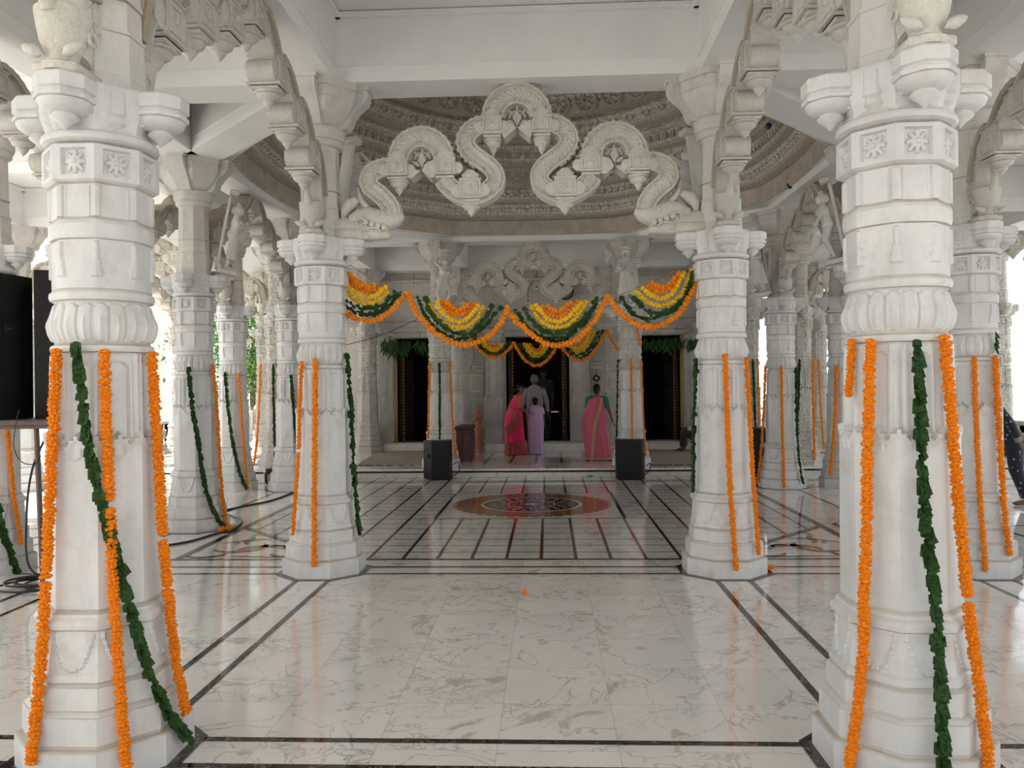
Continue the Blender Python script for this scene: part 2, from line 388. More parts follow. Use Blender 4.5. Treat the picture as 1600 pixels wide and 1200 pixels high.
# ---- rear platform, one step up
PT=.09
pf=MB(); pf.mat(0).box((X0,(8.8+16.4)/2,PT/2-.03),(2*XO,7.6,PT-.03+.0))
pf.mat(1).bbox((X0,8.93,PT-.012),(2*XO,.30,.024),.004)
pf.mat(1).box((X0,(9.08+16.4)/2,PT-.012),(2*XO,7.32,.024))
for x in np.arange(-6.0,6.2,.62): pf.mat(2).box((X0+x,8.799,PT/2-.01),(.004,.004,PT-.03))
def pstrip(p,q,w,m=2,z=PT+.0012):
    p=Vector(p);q=Vector(q);d=(q-p).normalized();n=Vector((-d.y,d.x))*w/2
    pf.mat(m).poly([(*(p-n),z),(*(q-n),z),(*(q+n),z),(*(p+n),z)])
for i in range(-3,4): pstrip((X0+.3*i,9.42),(X0+.3*i,10.85),.035,3)
for z in(9.42,10.85): pstrip((X0-.9,z),(X0+.9,z),.03)
for z in(9.75,10.1,10.45): pstrip((X0-.9,z),(X0+.9,z),.012)
for sx in(-1,1):
    for i in range(9): pstrip((X0+sx*(3.3+.33*i),9.1),(X0+sx*(3.3+.33*i),16.3),.05)
    for z in(9.5,10.6,11.7,12.8,14.,15.): pstrip((X0+sx*3.2,z),(X0+sx*6.2,z),.09)
struct('floor_platform',pf,['stepm','floor','ink','brown'],smooth=0)
g=MB(); g.quad((-70,-60,-.25),(70,-60,-.25),(70,90,-.25),(-70,90,-.25)); struct('ground',g,'ground',smooth=0)
g=MB(); g.box((X0,3.1,-.13),(2*XO,11.3,.24)); g.box((X0,12.5,-.13),(2*XO,7.8,.24)); struct('floor_plinth',g,'stepm',smooth=0)
# ---- ceiling slab with the round opening of the dome
RD=2.19; CH=2.98; ce=MB()
zlo,zhi=-6.5,14.0; N=96  # slab lengthened unseen behind the camera to dim light on the front columns
angs=sorted(set([2*PI*i/N for i in range(N)]+[math.atan2(y,x)%(2*PI) for x in(-XO,XO) for y in(zlo-ZC,zhi-ZC)]))
def rect(a):
    c,s_=math.cos(a),math.sin(a); t=1e9
    if c>1e-9:t=min(t,XO/c)
    if c<-1e-9:t=min(t,-XO/c)
    if s_>1e-9:t=min(t,(zhi-ZC)/s_)
    if s_<-1e-9:t=min(t,(zlo-ZC)/s_)
    return (X0+c*t,ZC+s_*t)
for h,top in((CH,0),(CH+.16,1)):
    for i in range(len(angs)):
        a=angs[i];b=angs[(i+1)%len(angs)]
        ce.poly([(X0+RD*math.cos(a),ZC+RD*math.sin(a),h),(*rect(a),h),(*rect(b),h),(X0+RD*math.cos(b),ZC+RD*math.sin(b),h)])
for (a,b) in(((X0-XO,zlo),(X0+XO,zlo)),((X0+XO,zlo),(X0+XO,zhi)),((X0+XO,zhi),(X0-XO,zhi)),((X0-XO,zhi),(X0-XO,zlo))):
    ce.quad((*a,CH-.22),(*b,CH-.22),(*b,CH+.16),(*a,CH+.16))
struct('ceiling',ce,'paint',smooth=0)
# plaster relief panel on the ceiling of the entrance bay
rp=MB()
for i in range(13):
    for j in range(11):
        rp.lathe([(.045,0),(.05,-.008),(.02,-.016),(.005,-.02)],10,(X0-.62+.105*i,2.65+.12*j,CH))
for (cx,cz,w,d) in((X0,2.56,1.45,.04),(X0,3.98,1.45,.04),(X0-.72,3.27,.04,1.4),(X0+.72,3.27,.04,1.4)): rp.box((cx,cz,CH-.01),(w,d,.02))
struct('trim_1',rp,'paint')
tn=[1]
def beam(p,q,w=.25,h0=2.61,h1=2.99,mat='paint'):
    tn[0]+=1; p=Vector(p);q=Vector(q); d=q-p; L=d.length; T=Matrix.Translation((p.x,p.y,0))@Matrix.Rotation(math.atan2(d.y,d.x),4,'Z')
    b=MB(); b.box((L/2,0,(h0+h1)/2),(L,w,h1-h0),T)
    b.box((L/2,0,h0+.085),(L,w+.012,.006),T); b.box((L/2,0,h1-.03),(L,w+.05,.03),T)
    return struct('trim_%d'%tn[0],b,mat,smooth=0)
for z in(0,ZN,ZM,ZB,ZW,ZF): beam((X0-XO+.05,z),(X0+XO-.05,z))
for sx in(-1,1):
    beam((X0+sx*A,-.1),(X0+sx*A,ZM)); beam((X0+sx*A,ZB),(X0+sx*A,ZF))
    beam((X0+sx*B,-.1),(X0+sx*B,ZF)); beam((X0+sx*C,ZM),(X0+sx*C,ZF),.2); beam((X0+sx*EE,-.1),(X0+sx*EE,ZF))
    for z in(ZA,ZD): beam((X0+sx*B,z),(X0+sx*XO,z))
    beam((X0+sx*A,ZM),(X0+sx*B,ZA)); beam((X0+sx*A,ZB),(X0+sx*B,ZD))
# ---- dome
dm=MB(); ctr=(X0,ZC,0)
prof=[(2.19,2.645,2),(2.17,2.66,2),(2.165,2.80,2),(2.18,2.815,1),(2.12,2.835,1),(2.11,2.86,0),(2.07,2.96,0),(2.08,2.975,1),(2.03,2.99,1),(2.02,3.01,0),(1.99,3.10,0),(2.0,3.115,1),(1.945,3.13,1),(1.93,3.20,0),(1.90,3.30,0),(1.91,3.32,1),(1.84,3.335,1),(1.83,3.36,0),(1.79,3.47,0),(1.74,3.50,0),(1.75,3.53,1),(1.66,3.545,1),(1.64,3.57,0),(1.53,3.66,0),(1.55,3.70,1),(1.44,3.71,1),(1.40,3.74,0),(1.20,3.90,0),(1.18,3.95,1),(1.1,3.96,1),(1.02,4.0,0),(.8,4.12,0),(.78,4.15,1),(.7,4.16,0),(.4,4.24,0),(0.02,4.27,0)]
KD=2.225/2.19
def DK(a,h):
    o=.6*min(1,max(0,(3.45-h)/.6)); return (1+(1/math.cos((a+PI/8)%(PI/4)-PI/8)-1)*o)*(1+.012*o)
prof=[(r*KD,h+.02,m) for r,h,m in prof]
n=128
for i in range(len(prof)-1):
    r0,h0,m=prof[i]; r1,h1,_=prof[i+1]; dm.mat(m)
    rs=[[(X0+r*DK(2*PI*k/n,h)*math.cos(2*PI*k/n),ZC+r*DK(2*PI*k/n,h)*math.sin(2*PI*k/n),h) for k in range(n)] for r,h in((r0,h0),(r1,h1))]
    dm.rings(rs,cap=False)
def domering(r,h,cnt,fn):
    for k in range(cnt):
        a=2*PI*(k+.5)/cnt
        q_=r*KD*DK(a,h); T=Matrix.Translation((X0+q_*math.cos(a),ZC+q_*math.sin(a),h+.02))@Matrix.Rotation(a+PI/2,4,'Z'); fn(T)
dm.mat(0)
domering(2.09,2.91,150,lambda T:dm.lathe([(.016,-.02),(.03,0),(.016,.02)],6,(0,0,0),T=T@Matrix.Rotation(0,4,'X')))
domering(2.005,3.055,170,lambda T:dm.box((0,.01,0),(.04,.03,.05),T))
dm.mat(1)
domering(1.92,3.25,120,lambda T:dm.box((0,.01,0),(.05,.03,.05),T))
domering(1.81,3.42,120,lambda T:dm.box((0,.01,0),(.045,.03,.06),T))
dm.mat(0)
domering(1.92,3.17,90,lambda T:dm.tube([(-.03,0,0),(0,.03,.012),(.03,0,0)],.012,5,T=T))
def scroll(T):
    dm.mat(1); dm.tube([(.05*math.cos(q)*(1-q/9),.03,.05*math.sin(q)*(1-q/9)) for q in np.linspace(0,5.2,9)],.010,5,T=T)
domering(1.60,3.60,52,scroll)
def wheel(T):
    T=T@Matrix.Rotation(R(-28),4,'X')
    dm.mat(1); dm.tube([(.11*math.cos(q),.02,.11*math.sin(q)) for q in np.linspace(0,2*PI,17)],.016,6,T=T)
    dm.mat(0)
    for q in range(8):
        a=PI/4*q; dm.tube([(.02*math.cos(a),.03,.02*math.sin(a)),(.10*math.cos(a),.02,.10*math.sin(a))],.009,4,T=T)
    dm.mat(1); dm.lathe([(.028,-.01),(.02,.02)],8,T=T@Matrix.Rotation(PI/2,4,'X'))
domering(1.34,3.79,30,wheel)
struct('ceiling_dome',dm,['dome','domedark','domeband'],smooth=40)
pl=MB() # flat plate between octagon beams and dome ring
oc=[(A,-B),(B,-A),(B,A),(A,B),(-A,B),(-B,A),(-B,-A),(-A,-B)]
zs=(ZB-ZM)/2/B
def octr(a):
    c,s_=math.cos(a),math.sin(a); best=9
    for i in range(8):
        p=Vector((oc[i][0],oc[i][1]*zs)); q=Vector((oc[(i+1)%8][0],oc[(i+1)%8][1]*zs)); e=q-p; nrm=Vector((e.y,-e.x))
        dn=nrm.x*c+nrm.y*s_
        if dn>1e-9: best=min(best,nrm.dot(p)/dn)
    return best-.02
for i in range(128):
    a=2*PI*i/128;b=2*PI*(i+1)/128
    pl.poly([(X0+2.22*DK(a,0)*math.cos(a),ZC+2.22*DK(a,0)*math.sin(a),2.665),(X0+octr(a)*math.cos(a),ZC+octr(a)*math.sin(a),2.665),(X0+octr(b)*math.cos(b),ZC+octr(b)*math.sin(b),2.665),(X0+2.22*DK(b,0)*math.cos(b),ZC+2.22*DK(b,0)*math.sin(b),2.665)])
struct('ceiling_ring',pl,'paint',smooth=0)
# ------------------------------------------------------------------ columns
def revolve(zs,fn,n=192,cap=True,mbd=None):
    """surface of revolution with carved relief: fn(theta array, z)-> radius array"""
    mb=mbd or MB(); th=np.arange(n)*2*PI/n; rs=[]
    for z in zs:
        r=fn(th,z); rs.append(list(zip((r*np.cos(th)).tolist(),(r*np.sin(th)).tolist(),[float(z)]*n)))
    return mb.rings(rs,cap)
def octf(th): return 1/np.cos((th+PI/8)%(PI/4)-PI/8)
def fu(th): return ((th+PI/8)%(PI/4)-PI/8)/(PI/8)
def prof_fn(P):
    zs=[p[0] for p in P]; rs=[p[1] for p in P]; os_=[p[2] for p in P]
    def f(z): return np.interp(z,zs,rs),np.interp(z,zs,os_)
    return f
def rowz(P,d):
    out=[]
    for i in range(len(P)-1):
        a,b=P[i][0],P[i+1][0]; k=max(1,int(round((b-a)/d)))
        out+=[a+(b-a)*j/k for j in range(k)]
    return out+[P[-1][0]]
def carve(th,z,amp,m=24,kz=1):
    p=np.sin(m*th+2.2*np.sin(z*95*kz))*np.sin(z*165*kz+1.6*np.cos(m/2*th))
    q=np.cos(8*th)*0+np.where(np.sin(z*75*kz)>.82,-1,0)
    return amp*np.clip(p,-.35,.5)+amp*.7*q
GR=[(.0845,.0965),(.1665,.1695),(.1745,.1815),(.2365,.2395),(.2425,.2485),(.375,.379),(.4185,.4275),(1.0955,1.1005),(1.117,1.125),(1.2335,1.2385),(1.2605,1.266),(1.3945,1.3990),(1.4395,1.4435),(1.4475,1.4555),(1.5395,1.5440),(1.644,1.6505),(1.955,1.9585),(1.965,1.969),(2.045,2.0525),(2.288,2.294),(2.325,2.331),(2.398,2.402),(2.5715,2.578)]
def sec(P,relief,d,mat,n=192,carved=0):
    f=prof_fn(P)
    # nudge duplicate heights so that steps are crisp
    Q=[]; 
    for i,p in enumerate(P):
        z=p[0]
        if Q and z<=Q[-1][0]: z=Q[-1][0]+.0004
        Q.append((z,p[1],p[2]))
    f=prof_fn(Q); zs=rowz(Q,d)
    def g(th,z):
        r,o=f(z); k=1+(octf(th)-1)*o; rad=r*k
        if relief is not None: rad=rad+relief(th,z)
        if carved: rad=rad+carve(th,z,carved)
        return rad
    mb=revolve(zs,g,n)
    for i in range(len(zs)-1):
        zc=(zs[i]+zs[i+1])/2
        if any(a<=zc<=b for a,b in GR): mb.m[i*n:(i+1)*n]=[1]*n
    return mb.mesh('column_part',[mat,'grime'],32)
def base_relief(th,z):
    f=fu(th); r=np.zeros_like(th)
    if .272<z<.372:
        g=.78*np.clip((z-.276)/.085,0,1)**.42
        r=np.where(np.abs(np.abs(f)-g)<.07,.0055,0)+np.where(np.abs(f)<g,.0018,0)
        if z<.29: r=r+np.where(np.abs(f)<.16,.004*np.clip((z-.27)/.01,0,1),0)
    return r
def shaft_relief(th,z):
    f=fu(th); r=np.zeros_like(th)
    edge=.858+.022*np.clip(np.cos(f*PI*1.0),-1,1)**2+.005*np.cos(f*PI*6)
    low=z<edge
    r=np.where(low,.0,-.010)
    near=np.abs(z-edge+.006)<.012
    r=r+np.where(low&near,.004,0)
    if .80<z<.85:
        rr=np.sqrt((np.abs(f)-.0)**2*.0030+(z-.835)**2); r=r+np.where((rr>.012)&(rr<.018),.004,0)
    if z>.87:
        top=1.072
        a=np.abs(f)
        d1=(a<.50); 
        arch=z<top-.012*(1-np.clip(1-(a/.5)**2,0,1)**.5)
        r=r-np.where(d1&arch&(~low),.008,0)
        r=r+np.where((a>.58)&(a<.68)&(~low),.003,0)
        r=r-np.where((a>.78)&(z<top)&(~low),.0045,0)
        r=r-np.where((a>.94)&(z<top)&(~low),-.004,0)
    return r
def bulb_relief(th,z):
    r=np.zeros_like(th)
    if 1.128<z<1.232:
        p=(th*20/(2*PI))%1-.5; a=np.abs(p)*2
        top=1.228-.022*(a**3)
        ins=z<top
        r=np.where(ins,-.005*(a>.84)+.0065*np.exp(-(p/.10)**2)*np.clip((1.20-z)/.02,0,1)+.002*(1-a*a),-.005)
    if 1.295<z<1.39:
        ph=((th)%(PI/4)-PI/8)/(PI/8)   # bells hang on the octagon's corners
        zz=(z-1.30)/.085
        w=.30 if zz<.22 else (.20 if zz<.5 else .13)
        r=r+np.where((np.abs(ph)<w),.0065,0)
    return r
def panel_relief(th,z):
    f=fu(th); r=np.zeros_like(th)
    if 1.452<z<1.536:
        a=np.abs(f)
        r=np.where(a>.80,.006,0)+np.where((a>.62)&(a<.72),.0025,0)
    if 1.553<z<1.638:
        zz=(z-1.5955)/.034; a=np.abs(f)/.62
        sunk=(a<1)&(abs(zz)<1)
        rho=np.sqrt(f*f/.3844+zz*zz); ph=np.arctan2(zz,f/.62)
        pet=(rho<.40+.55*np.abs(np.cos(4*ph))**1.0)
        r=np.where(sunk,-.012,0)+np.where(sunk&pet,.011*np.clip(1.2-rho,.3,1),0)+np.where((rho<.20)&sunk,.004,0)
    return r
def up_relief(th,z):
    f=fu(th); r=np.zeros_like(th)
    if 1.865<z<1.95:
        g=.80*np.clip((z-1.868)/.08,0,1)**.5
        r=np.where(np.abs(np.abs(f)-g)<.07,.004,0)
    return r
PB=[(0,.207,1),(.084,.207,1),(.088,.203,1),(.090,.190,1),(.094,.188,1),(.096,.190,1),(.165,.189,1),(.168,.186,1),(.172,.180,1),(.175,.172,1),(.180,.171,1),(.236,.171,1),(.240,.168,1),(.243,.160,1),(.247,.160,1),(.249,.165,1),(.266,.164,1),(.272,.158,1),(.30,.155,1),(.365,.147,1),(.376,.149,1),(.382,.160,1),(.395,.163,1),(.403,.158,1),(.410,.148,1),(.418,.146,1),(.424,.140,1)]
PS=[(.424,.1365,1),(.84,.1345,1),(1.07,.1325,1),(1.075,.130,1),(1.082,.131,1),(1.092,.131,1),(1.098,.126,1)]
PU=[(1.098,.118,0),(1.10,.128,0),(1.108,.130,0),(1.116,.128,0),(1.12,.119,0),(1.126,.118,0),(1.15,.129,0),(1.17,.1325,0),(1.20,.128,0),(1.225,.121,0),(1.234,.121,0),(1.237,.128,0),(1.246,.1315,0),(1.256,.1305,0),(1.262,.124,0),(1.272,.122,.3),(1.29,.1185,.7),(1.395,.117,.8),(1.398,.126,.3),(1.412,.130,.2),(1.436,.130,.2),(1.442,.125,.5),(1.447,.119,1),(1.452,.117,1)]
PP=[(1.452,.117,1),(1.540,.117,1),(1.544,.126,1),(1.549,.135,1),(1.640,.135,1),(1.644,.130,1),(1.647,.120,.2),(1.650,.132,0),(1.656,.144,0),(1.664,.148,0),(1.672,.146,0),(1.680,.135,0),(1.69,.13,0)]
PX=[(1.795,.108,1),(1.84,.108,1),(1.844,.105,1),(1.865,.105,1),(1.955,.102,1),(1.958,.106,1),(1.965,.106,1),(1.968,.098,1),(2.046,.096,1),(2.048,.092,1),(2.051,.092,1),(2.053,.100,1),(2.06,.100,1),(2.063,.095,1),(2.18,.093,1),(2.27,.092,1),(2.275,.096,.6),(2.29,.097,.3)]
PC=[(2.29,.108,0),(2.30,.118,0),(2.312,.121,0),(2.325,.119,0),(2.33,.127,0),(2.345,.133,0),(2.38,.134,0),(2.392,.130,0),(2.398,.118,.3),(2.405,.124,1),(2.42,.140,1),(2.45,.168,1),(2.49,.195,1),(2.52,.205,1),(2.525,.212,1),(2.572,.214,1),(2.577,.224,1),(2.615,.224,1)]
def cap_mesh(mat):
    mb=MB()
    mb.lathe([(.125,1.675),(.128,1.70),(.135,1.72),(.142,1.74),(.145,1.788),(.14,1.80)],32,oct_=1)
    for k in range(4):
        T=Matrix.Rotation(k*PI/2,4,'Z')
        # necking that joins the arm to the core
        mb.rings([[(.10,-.05,1.705),(.16,-.035,1.712),(.16,.035,1.712),(.10,.05,1.705)],
                  [(.10,-.060,1.738),(.17,-.050,1.738),(.17,.050,1.738),(.10,.060,1.738)],
                  [(.10,-.060,1.746),(.17,-.054,1.746),(.17,.054,1.746),(.10,.060,1.746)],
                  [(.10,-.062,1.793),(.17,-.054,1.793),(.17,.054,1.793),(.10,.062,1.793)]],T=T)
        # octagonal tip on an inverted bell with a pendant drop
        mb.lathe([(.001,1.664),(.006,1.669),(.016,1.680),(.030,1.690),(.034,1.695),(.033,1.698),(.027,1.701),(.028,1.704),(.046,1.709),(.060,1.720),(.065,1.732),(.060,1.737)],24,(.168,0,0),T=T)
        mb.lathe([(.054,1.734),(.067,1.736),(.068,1.746),(.062,1.749),(.061,1.755),(.068,1.759),(.069,1.791),(.065,1.796)],32,(.168,0,0),oct_=1,T=T)
        # small carved boss between the arms
        T2=Matrix.Rotation(PI/4+k*PI/2,4,'Z')
        mb.lathe([(.018,1.69),(.030,1.702),(.028,1.718),(.036,1.726),(.036,1.782),(.03,1.794)],16,(.112,0,0),oct_=1,T=T2)
    return mb.mesh('capital',mat,32)
def bracket_mesh(mat):
    mb=MB()
    for k in range(4):
        T=Matrix.Rotation(k*PI/2,4,'Z')
        out=[(.10,2.40),(.125,2.385),(.155,2.392),(.175,2.42),(.185,2.455),(.205,2.485),(.235,2.51),(.262,2.535),(.272,2.56),(.272,2.612),(.10,2.612)]
        mb.extr([(x,z) for x,z in out],-.048,.048,T)
        for yy in(-.049,.049): mb.tube([(.215+.035*math.cos(q)*(1-q/8),yy,2.565+.035*math.sin(q)*(1-q/8)) for q in np.linspace(-1,5,12)],.006,5,T=T)
        mb.box((.187,0,2.603),(.19,.115,.02),T)
    return mb.mesh('bracket_capital',mat,32)
def colset(mat,up,carved=0,plainlow=False):
    c=carved
    return dict(base=sec(PB,base_relief,.006,mat,carved=0 if plainlow else c*.8),
        shaft=sec(PS,shaft_relief,.0055,mat,carved=0 if plainlow else c),
        vase_band=sec(PU,bulb_relief,.0045,mat,carved=c*.8),
        flower_band=sec(PP,panel_relief,.0030,mat,n=352,carved=c*.8),
        capital=cap_mesh(mat),
        upper_shaft=sec(PX,up_relief,.008,up,n=96,carved=c),
        upper_capital=sec(PC,None,.006,up,n=96,carved=c*.7),bracket=bracket_mesh(up))
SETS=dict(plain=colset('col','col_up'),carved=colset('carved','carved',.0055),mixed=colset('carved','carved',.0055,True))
SETS['mixed']['base']=SETS['plain']['base']; SETS['mixed']['shaft']=SETS['plain']['shaft']
def column(x,z,label,kind='plain',h=0,group=None):
    e=empty('temple_column' if kind=='plain' else 'carved_column',(x,z,h),label=label,cat='column',group=group)
    for k,me in SETS[kind].items(): 
        o=put(k,me,e)
    if h: e.scale=(1,1,(2.61-h)/2.61)
    return e
L_=lambda s:'left' if s<0 else 'right'
for s in(-1,1):
    column(X0+s*A,ZN,'large white marble column in the %s foreground, closest to the viewer on that side'%L_(s))
    column(X0+s*A,ZM,'plain white marble column at the %s end of the big double-curved arch'%L_(s))
    column(X0+s*B,ZM,['','white column behind the right foreground column with an orange garland on its face','white column hidden behind the left foreground column'][s])
    column(X0+s*B,ZA,['','white column almost hidden by the right foreground column, dancer figure above','white column with a green leaf garland slanting down, dancer figure above, left of the medallion'][s])
    column(X0+s*B,ZD,['','white column right of the medallion with one orange garland down its middle','slim white column just left of the left arch column, leaf garland on its face'][s])
    column(X0+s*C,ZD,['','white column peeping out left of the right foreground column','white column between the leaf-garlanded column and the far carved column at left'][s])
    column(X0+s*B,ZN,'white marble column outside the frame beside the %s foreground column'%L_(s))
    column(X0+s*A,0,'white marble column at the hall entrance on the %s'%L_(s))
    column(X0+s*C,ZM,['','white marble column at the far right outside the frame','white column at the left edge of the photo with its own orange garland'][s])
    column(X0+s*C,ZA,'white outer column in the second row on the %s, behind a foreground column'%L_(s))
    column(X0+s*A,ZB,'carved column behind the %s floor loudspeaker at the platform edge'%L_(s),'mixed',PT)
    column(X0+s*B,ZB,'carved column on the platform behind the %s arch column'%L_(s),'carved',PT)
    column(X0+s*C,ZB,['','densely carved column on the platform with two orange garlands at right','densely carved beige column on the platform beside the leafy gap at left'][s],'carved',PT)
    column(X0+s*A,ZW-.12,'carved pillar against the sanctum wall between the side door and the central door, %s'%L_(s),'carved',PT)
    column(X0+s*B,ZW-.12,'carved pillar against the sanctum wall at the outer side of the %s side door'%L_(s),'carved',PT)
    column(X0+s*C+s*.9,ZW,'carved veranda column beyond the %s end of the sanctum wall'%L_(s),'carved',PT)
    for z,nm in((ZA,'second row'),(ZD,'third row')): column(X0+s*EE,z,'pale outer column at the open %s edge of the hall, %s'%(L_(s),nm),'plain')
    for z,nm in((ZB,'just up the platform step'),(ZW,'next to the stone railing'),(ZF,'farthest one by the railing')): column(X0+s*EE,z,'pale carved outer column at the open %s edge, %s'%(L_(s),nm),'carved',PT)
for s in(-1,1): column(X0+s*EE,ZM,'pale outer column at the open %s edge of the hall, front row'%L_(s),'plain')
# ------------------------------------------------------------------ multi-curved arches (toranas)
def tz(x,z): return ((x-1385)/4.8*.003447, 1+(598-(120+z/4.8))*.003447)
def catmull(P,n=14):
    out=[]; P=[P[0]]+list(P)+[P[-1]]
    for i in range(1,len(P)-2):
        p0,p1,p2,p3=[np.array(q,float) for q in P[i-1:i+3]]
        for k in range(n):
            t=k/n; out.append(.5*((2*p1)+(-p0+p2)*t+(2*p0-5*p1+4*p2-p3)*t*t+(-p0+3*p1-3*p2+p3)*t**3))
    out.append(np.array(P[-2],float)); return out
def resample(P,d):
    P=[np.array(p,float) for p in P]; L=[0]
    for i in range(1,len(P)): L.append(L[-1]+np.linalg.norm(P[i]-P[i-1]))
    n=max(2,int(L[-1]/d)); s=np.linspace(0,L[-1],n+1); A_=np.array(P)
    return [np.array([np.interp(v,L,A_[:,k]) for k in range(A_.shape[1])]) for v in s]
TH=.050
def ribbon(mb,P,w,side_edge=1,y=TH):
    """band with raised rims and a carved scroll, following P in the xz plane"""
    P=resample(P,.0075); n=len(P)
    ts=[-1,-.93,-.86,-.80,-.72,-.62,-.52,-.40,-.26,-.13,0,.13,.26,.40,.52,.62,.72,.80,.86,.93,1]
    rs=[]; L=0
    for i,p in enumerate(P):
        d=P[min(i+1,n-1)]-P[max(i-1,0)]; d=d/np.linalg.norm(d); nn=np.array([-d[1],d[0]])
        if i: L+=np.linalg.norm(P[i]-P[i-1])
        fr=[]
        for t in ts:
            a=abs(t)
            if a>.84: h=.006
            elif a>.66: h=-.002 if (L/.019)%1<.82 else -.010
            elif a>.58: h=.004
            else: h=-.006+.010*max(-.4,min(.7,math.sin(L*2*PI/.05+2.6*math.sin(t*4))*math.cos(t*5+L*2*PI/.05)))
            fr.append((p[0]+nn[0]*t*w/2,-(y+h),p[1]+nn[1]*t*w/2))
        bk=[(q[0],-q[1],q[2]) for q in fr][::-1]
        rs.append(fr+bk)
    mb.rings(rs)
def bell(mb,x,z,r,h,T=None):
    # lotus pendant: moulding, cup and drop, hanging from height z
    mb.lathe([(r*.92,0),(r*1.0,-.05*h),(r*.96,-.12*h),(r*.80,-.17*h),(r*.86,-.22*h),(r*.80,-.34*h),(r*.55,-.48*h),(r*.40,-.54*h),(r*.42,-.60*h),(r*.36,-.68*h),(r*.20,-.84*h),(r*.07,-.95*h),(.0008,-h)],20,(x,0,z))
def blockp(mb,x0,x1,z0,z1,hz,crest=True):
    cx=(x0+x1)/2; w=x1-x0; zc=(z0+z1)/2; h=z1-z0; dy=TH*2+.034
    mb.bbox((cx,0,zc),(w*.94,dy,h),.004)
    mb.bbox((cx,0,z0+.006),(w*1.04,dy+.02,.012),.003); mb.bbox((cx,0,z1-.005),(w*1.0,dy+.012,.010),.003)
    mb.bbox((cx,0,z0-.008),(w*.86,dy*.92,.014),.003)
    for sy in(-1,1):
        y=sy*dy/2
        for fx in(-.30,.30): mb.bbox((cx+w*fx,y,zc),(w*.07,.010,h*.7),.002)
        mb.bbox((cx,y,zc+h*.30),(w*.5,.010,h*.06),.002); mb.bbox((cx,y,zc-h*.30),(w*.5,.010,h*.06),.002)
        mb.lathe([(.004,-.010),(.010,-.006),(.013,.002),(.008,.012),(.010,.018),(.004,.026)],8,(cx,y,zc-.004))
        for fx in(-.42,.42): mb.lathe([(.003,-h*.34),(.009,-h*.2),(.005,0),(.009,h*.2),(.003,h*.34)],6,(cx+w*fx,y,zc))
    # side volutes
    for sx in(-1,1):
        mb.lathe([(.001,-dy*.5),(h*.34,-dy*.44),(h*.36,0),(h*.34,dy*.44),(.001,dy*.5)],14,(0,0,0),T=Matrix.Translation((cx+sx*w*.56,0,zc-.01))@Matrix.Rotation(PI/2,4,'X'))
    if crest:
        n=9; rs=[]
        out=[(cx-w*.42,z1)]
        for i in range(n): 
            a=PI-PI*i/(n-1); rr_=w*.36*(1+.12*(i%2)); out.append((cx+rr_*math.cos(a),z1+.004+rr_*.95*math.sin(a)*(1.05 if i==4 else .9)))
        out.append((cx+w*.42,z1))
        mb.extr(out,-dy*.42,dy*.42)
        mb.extr([(cx+(x-cx)*.6,z1+(z-z1)*.6) for x,z in out],-dy*.48,dy*.48)
    bell(mb,cx,z0-.012,w*.46,hz)
def makara_mesh(mat):
    # one crocodile-elephant head for the left springing; mirrored for the right one
    mb=MB()
    def loft(P,n=20,sq=1.0):
        rs=[]
        for i,(x,z,rx,ry) in enumerate(P):
            a=P[max(i-1,0)]; b=P[min(i+1,len(P)-1)]; d=Vector((b[0]-a[0],0,b[1]-a[1])).normalized(); up=Vector((-d.z,0,d.x))
            rs.append([tuple(Vector((x,0,z))+up*(rx*math.cos(q))+Vector((0,ry*math.sin(q)*(1+.12*math.cos(2*q)),0))) for q in [2*PI*k/n for k in range(n)]])
        mb.rings(rs)
    T=lambda x,z:tz(x,z)
    def L(pts): return [(*T(x,z),r,ry) for x,z,r,ry in pts]
    loft(L([(-10,1100,.058,.066),(80,1095,.060,.068),(180,1105,.058,.068),(270,1125,.050,.066),(350,1145,.034,.058),(420,1160,.016,.04)]))   # lower jaw / body on the capital
    loft(L([(120,1040,.03,.06),(190,1010,.046,.066),(250,1010,.056,.070),(330,1035,.058,.072),(410,1045,.052,.068),(470,1030,.036,.060),(515,1005,.014,.03)])) # cheeks around the ribbon
    loft(L([(330,1010,.018,.03),(260,960,.020,.036),(210,900,.018,.034),(188,850,.013,.028),(182,812,.009,.02),(176,790,.011,.02),(182,780,.004,.01)])) # raised trunk
    loft(L([(60,1030,.012,.03),(75,960,.03,.045),(110,915,.036,.05),(160,890,.025,.04),(185,900,.008,.02)]))  # curled tail leaf
    for k in range(4): 
        x,z=T(250+45*k,1085+14*k); mb.lathe([(.001,-.08),(.014,-.078),(.018,0),(.014,.078),(.001,.08)],10,T=Matrix.Translation((x,0,z+.01))@Matrix.Rotation(PI/2,4,'X'))
    for sy in(-1,1):
        x,z=T(345,1015); mb.lathe([(.001,-.004),(.012,0),(.006,.006),(.001,.009)],10,T=Matrix.Translation((x,sy*.074,z))@Matrix.Rotation(-sy*PI/2,4,'X'))
        x,z=T(210,1075); mb.tube([(x+.03*math.cos(q)*(1-q/9),sy*.074,z+.03*math.sin(q)*(1-q/9)) for q in np.linspace(0,6,14)],.006,6)
        x,z=T(300,1150); mb.tube([(x+.045*math.cos(q),sy*.066,z+.03*math.sin(q)) for q in np.linspace(.2,3,8)],.007,6)
    mb.bbox((T(90,0)[0],0,1.825),(.19,.13,.05),.006)
    mb.bbox((T(150,0)[0],0,1.806),(.17,.115,.022),.006)
    return mb
def mirror(mb):
    m=MB(); m.v=[(-x,y,z) for x,y,z in mb.v]; m.f=[tuple(reversed(f)) for f in mb.f]; m.m=list(mb.m); return m
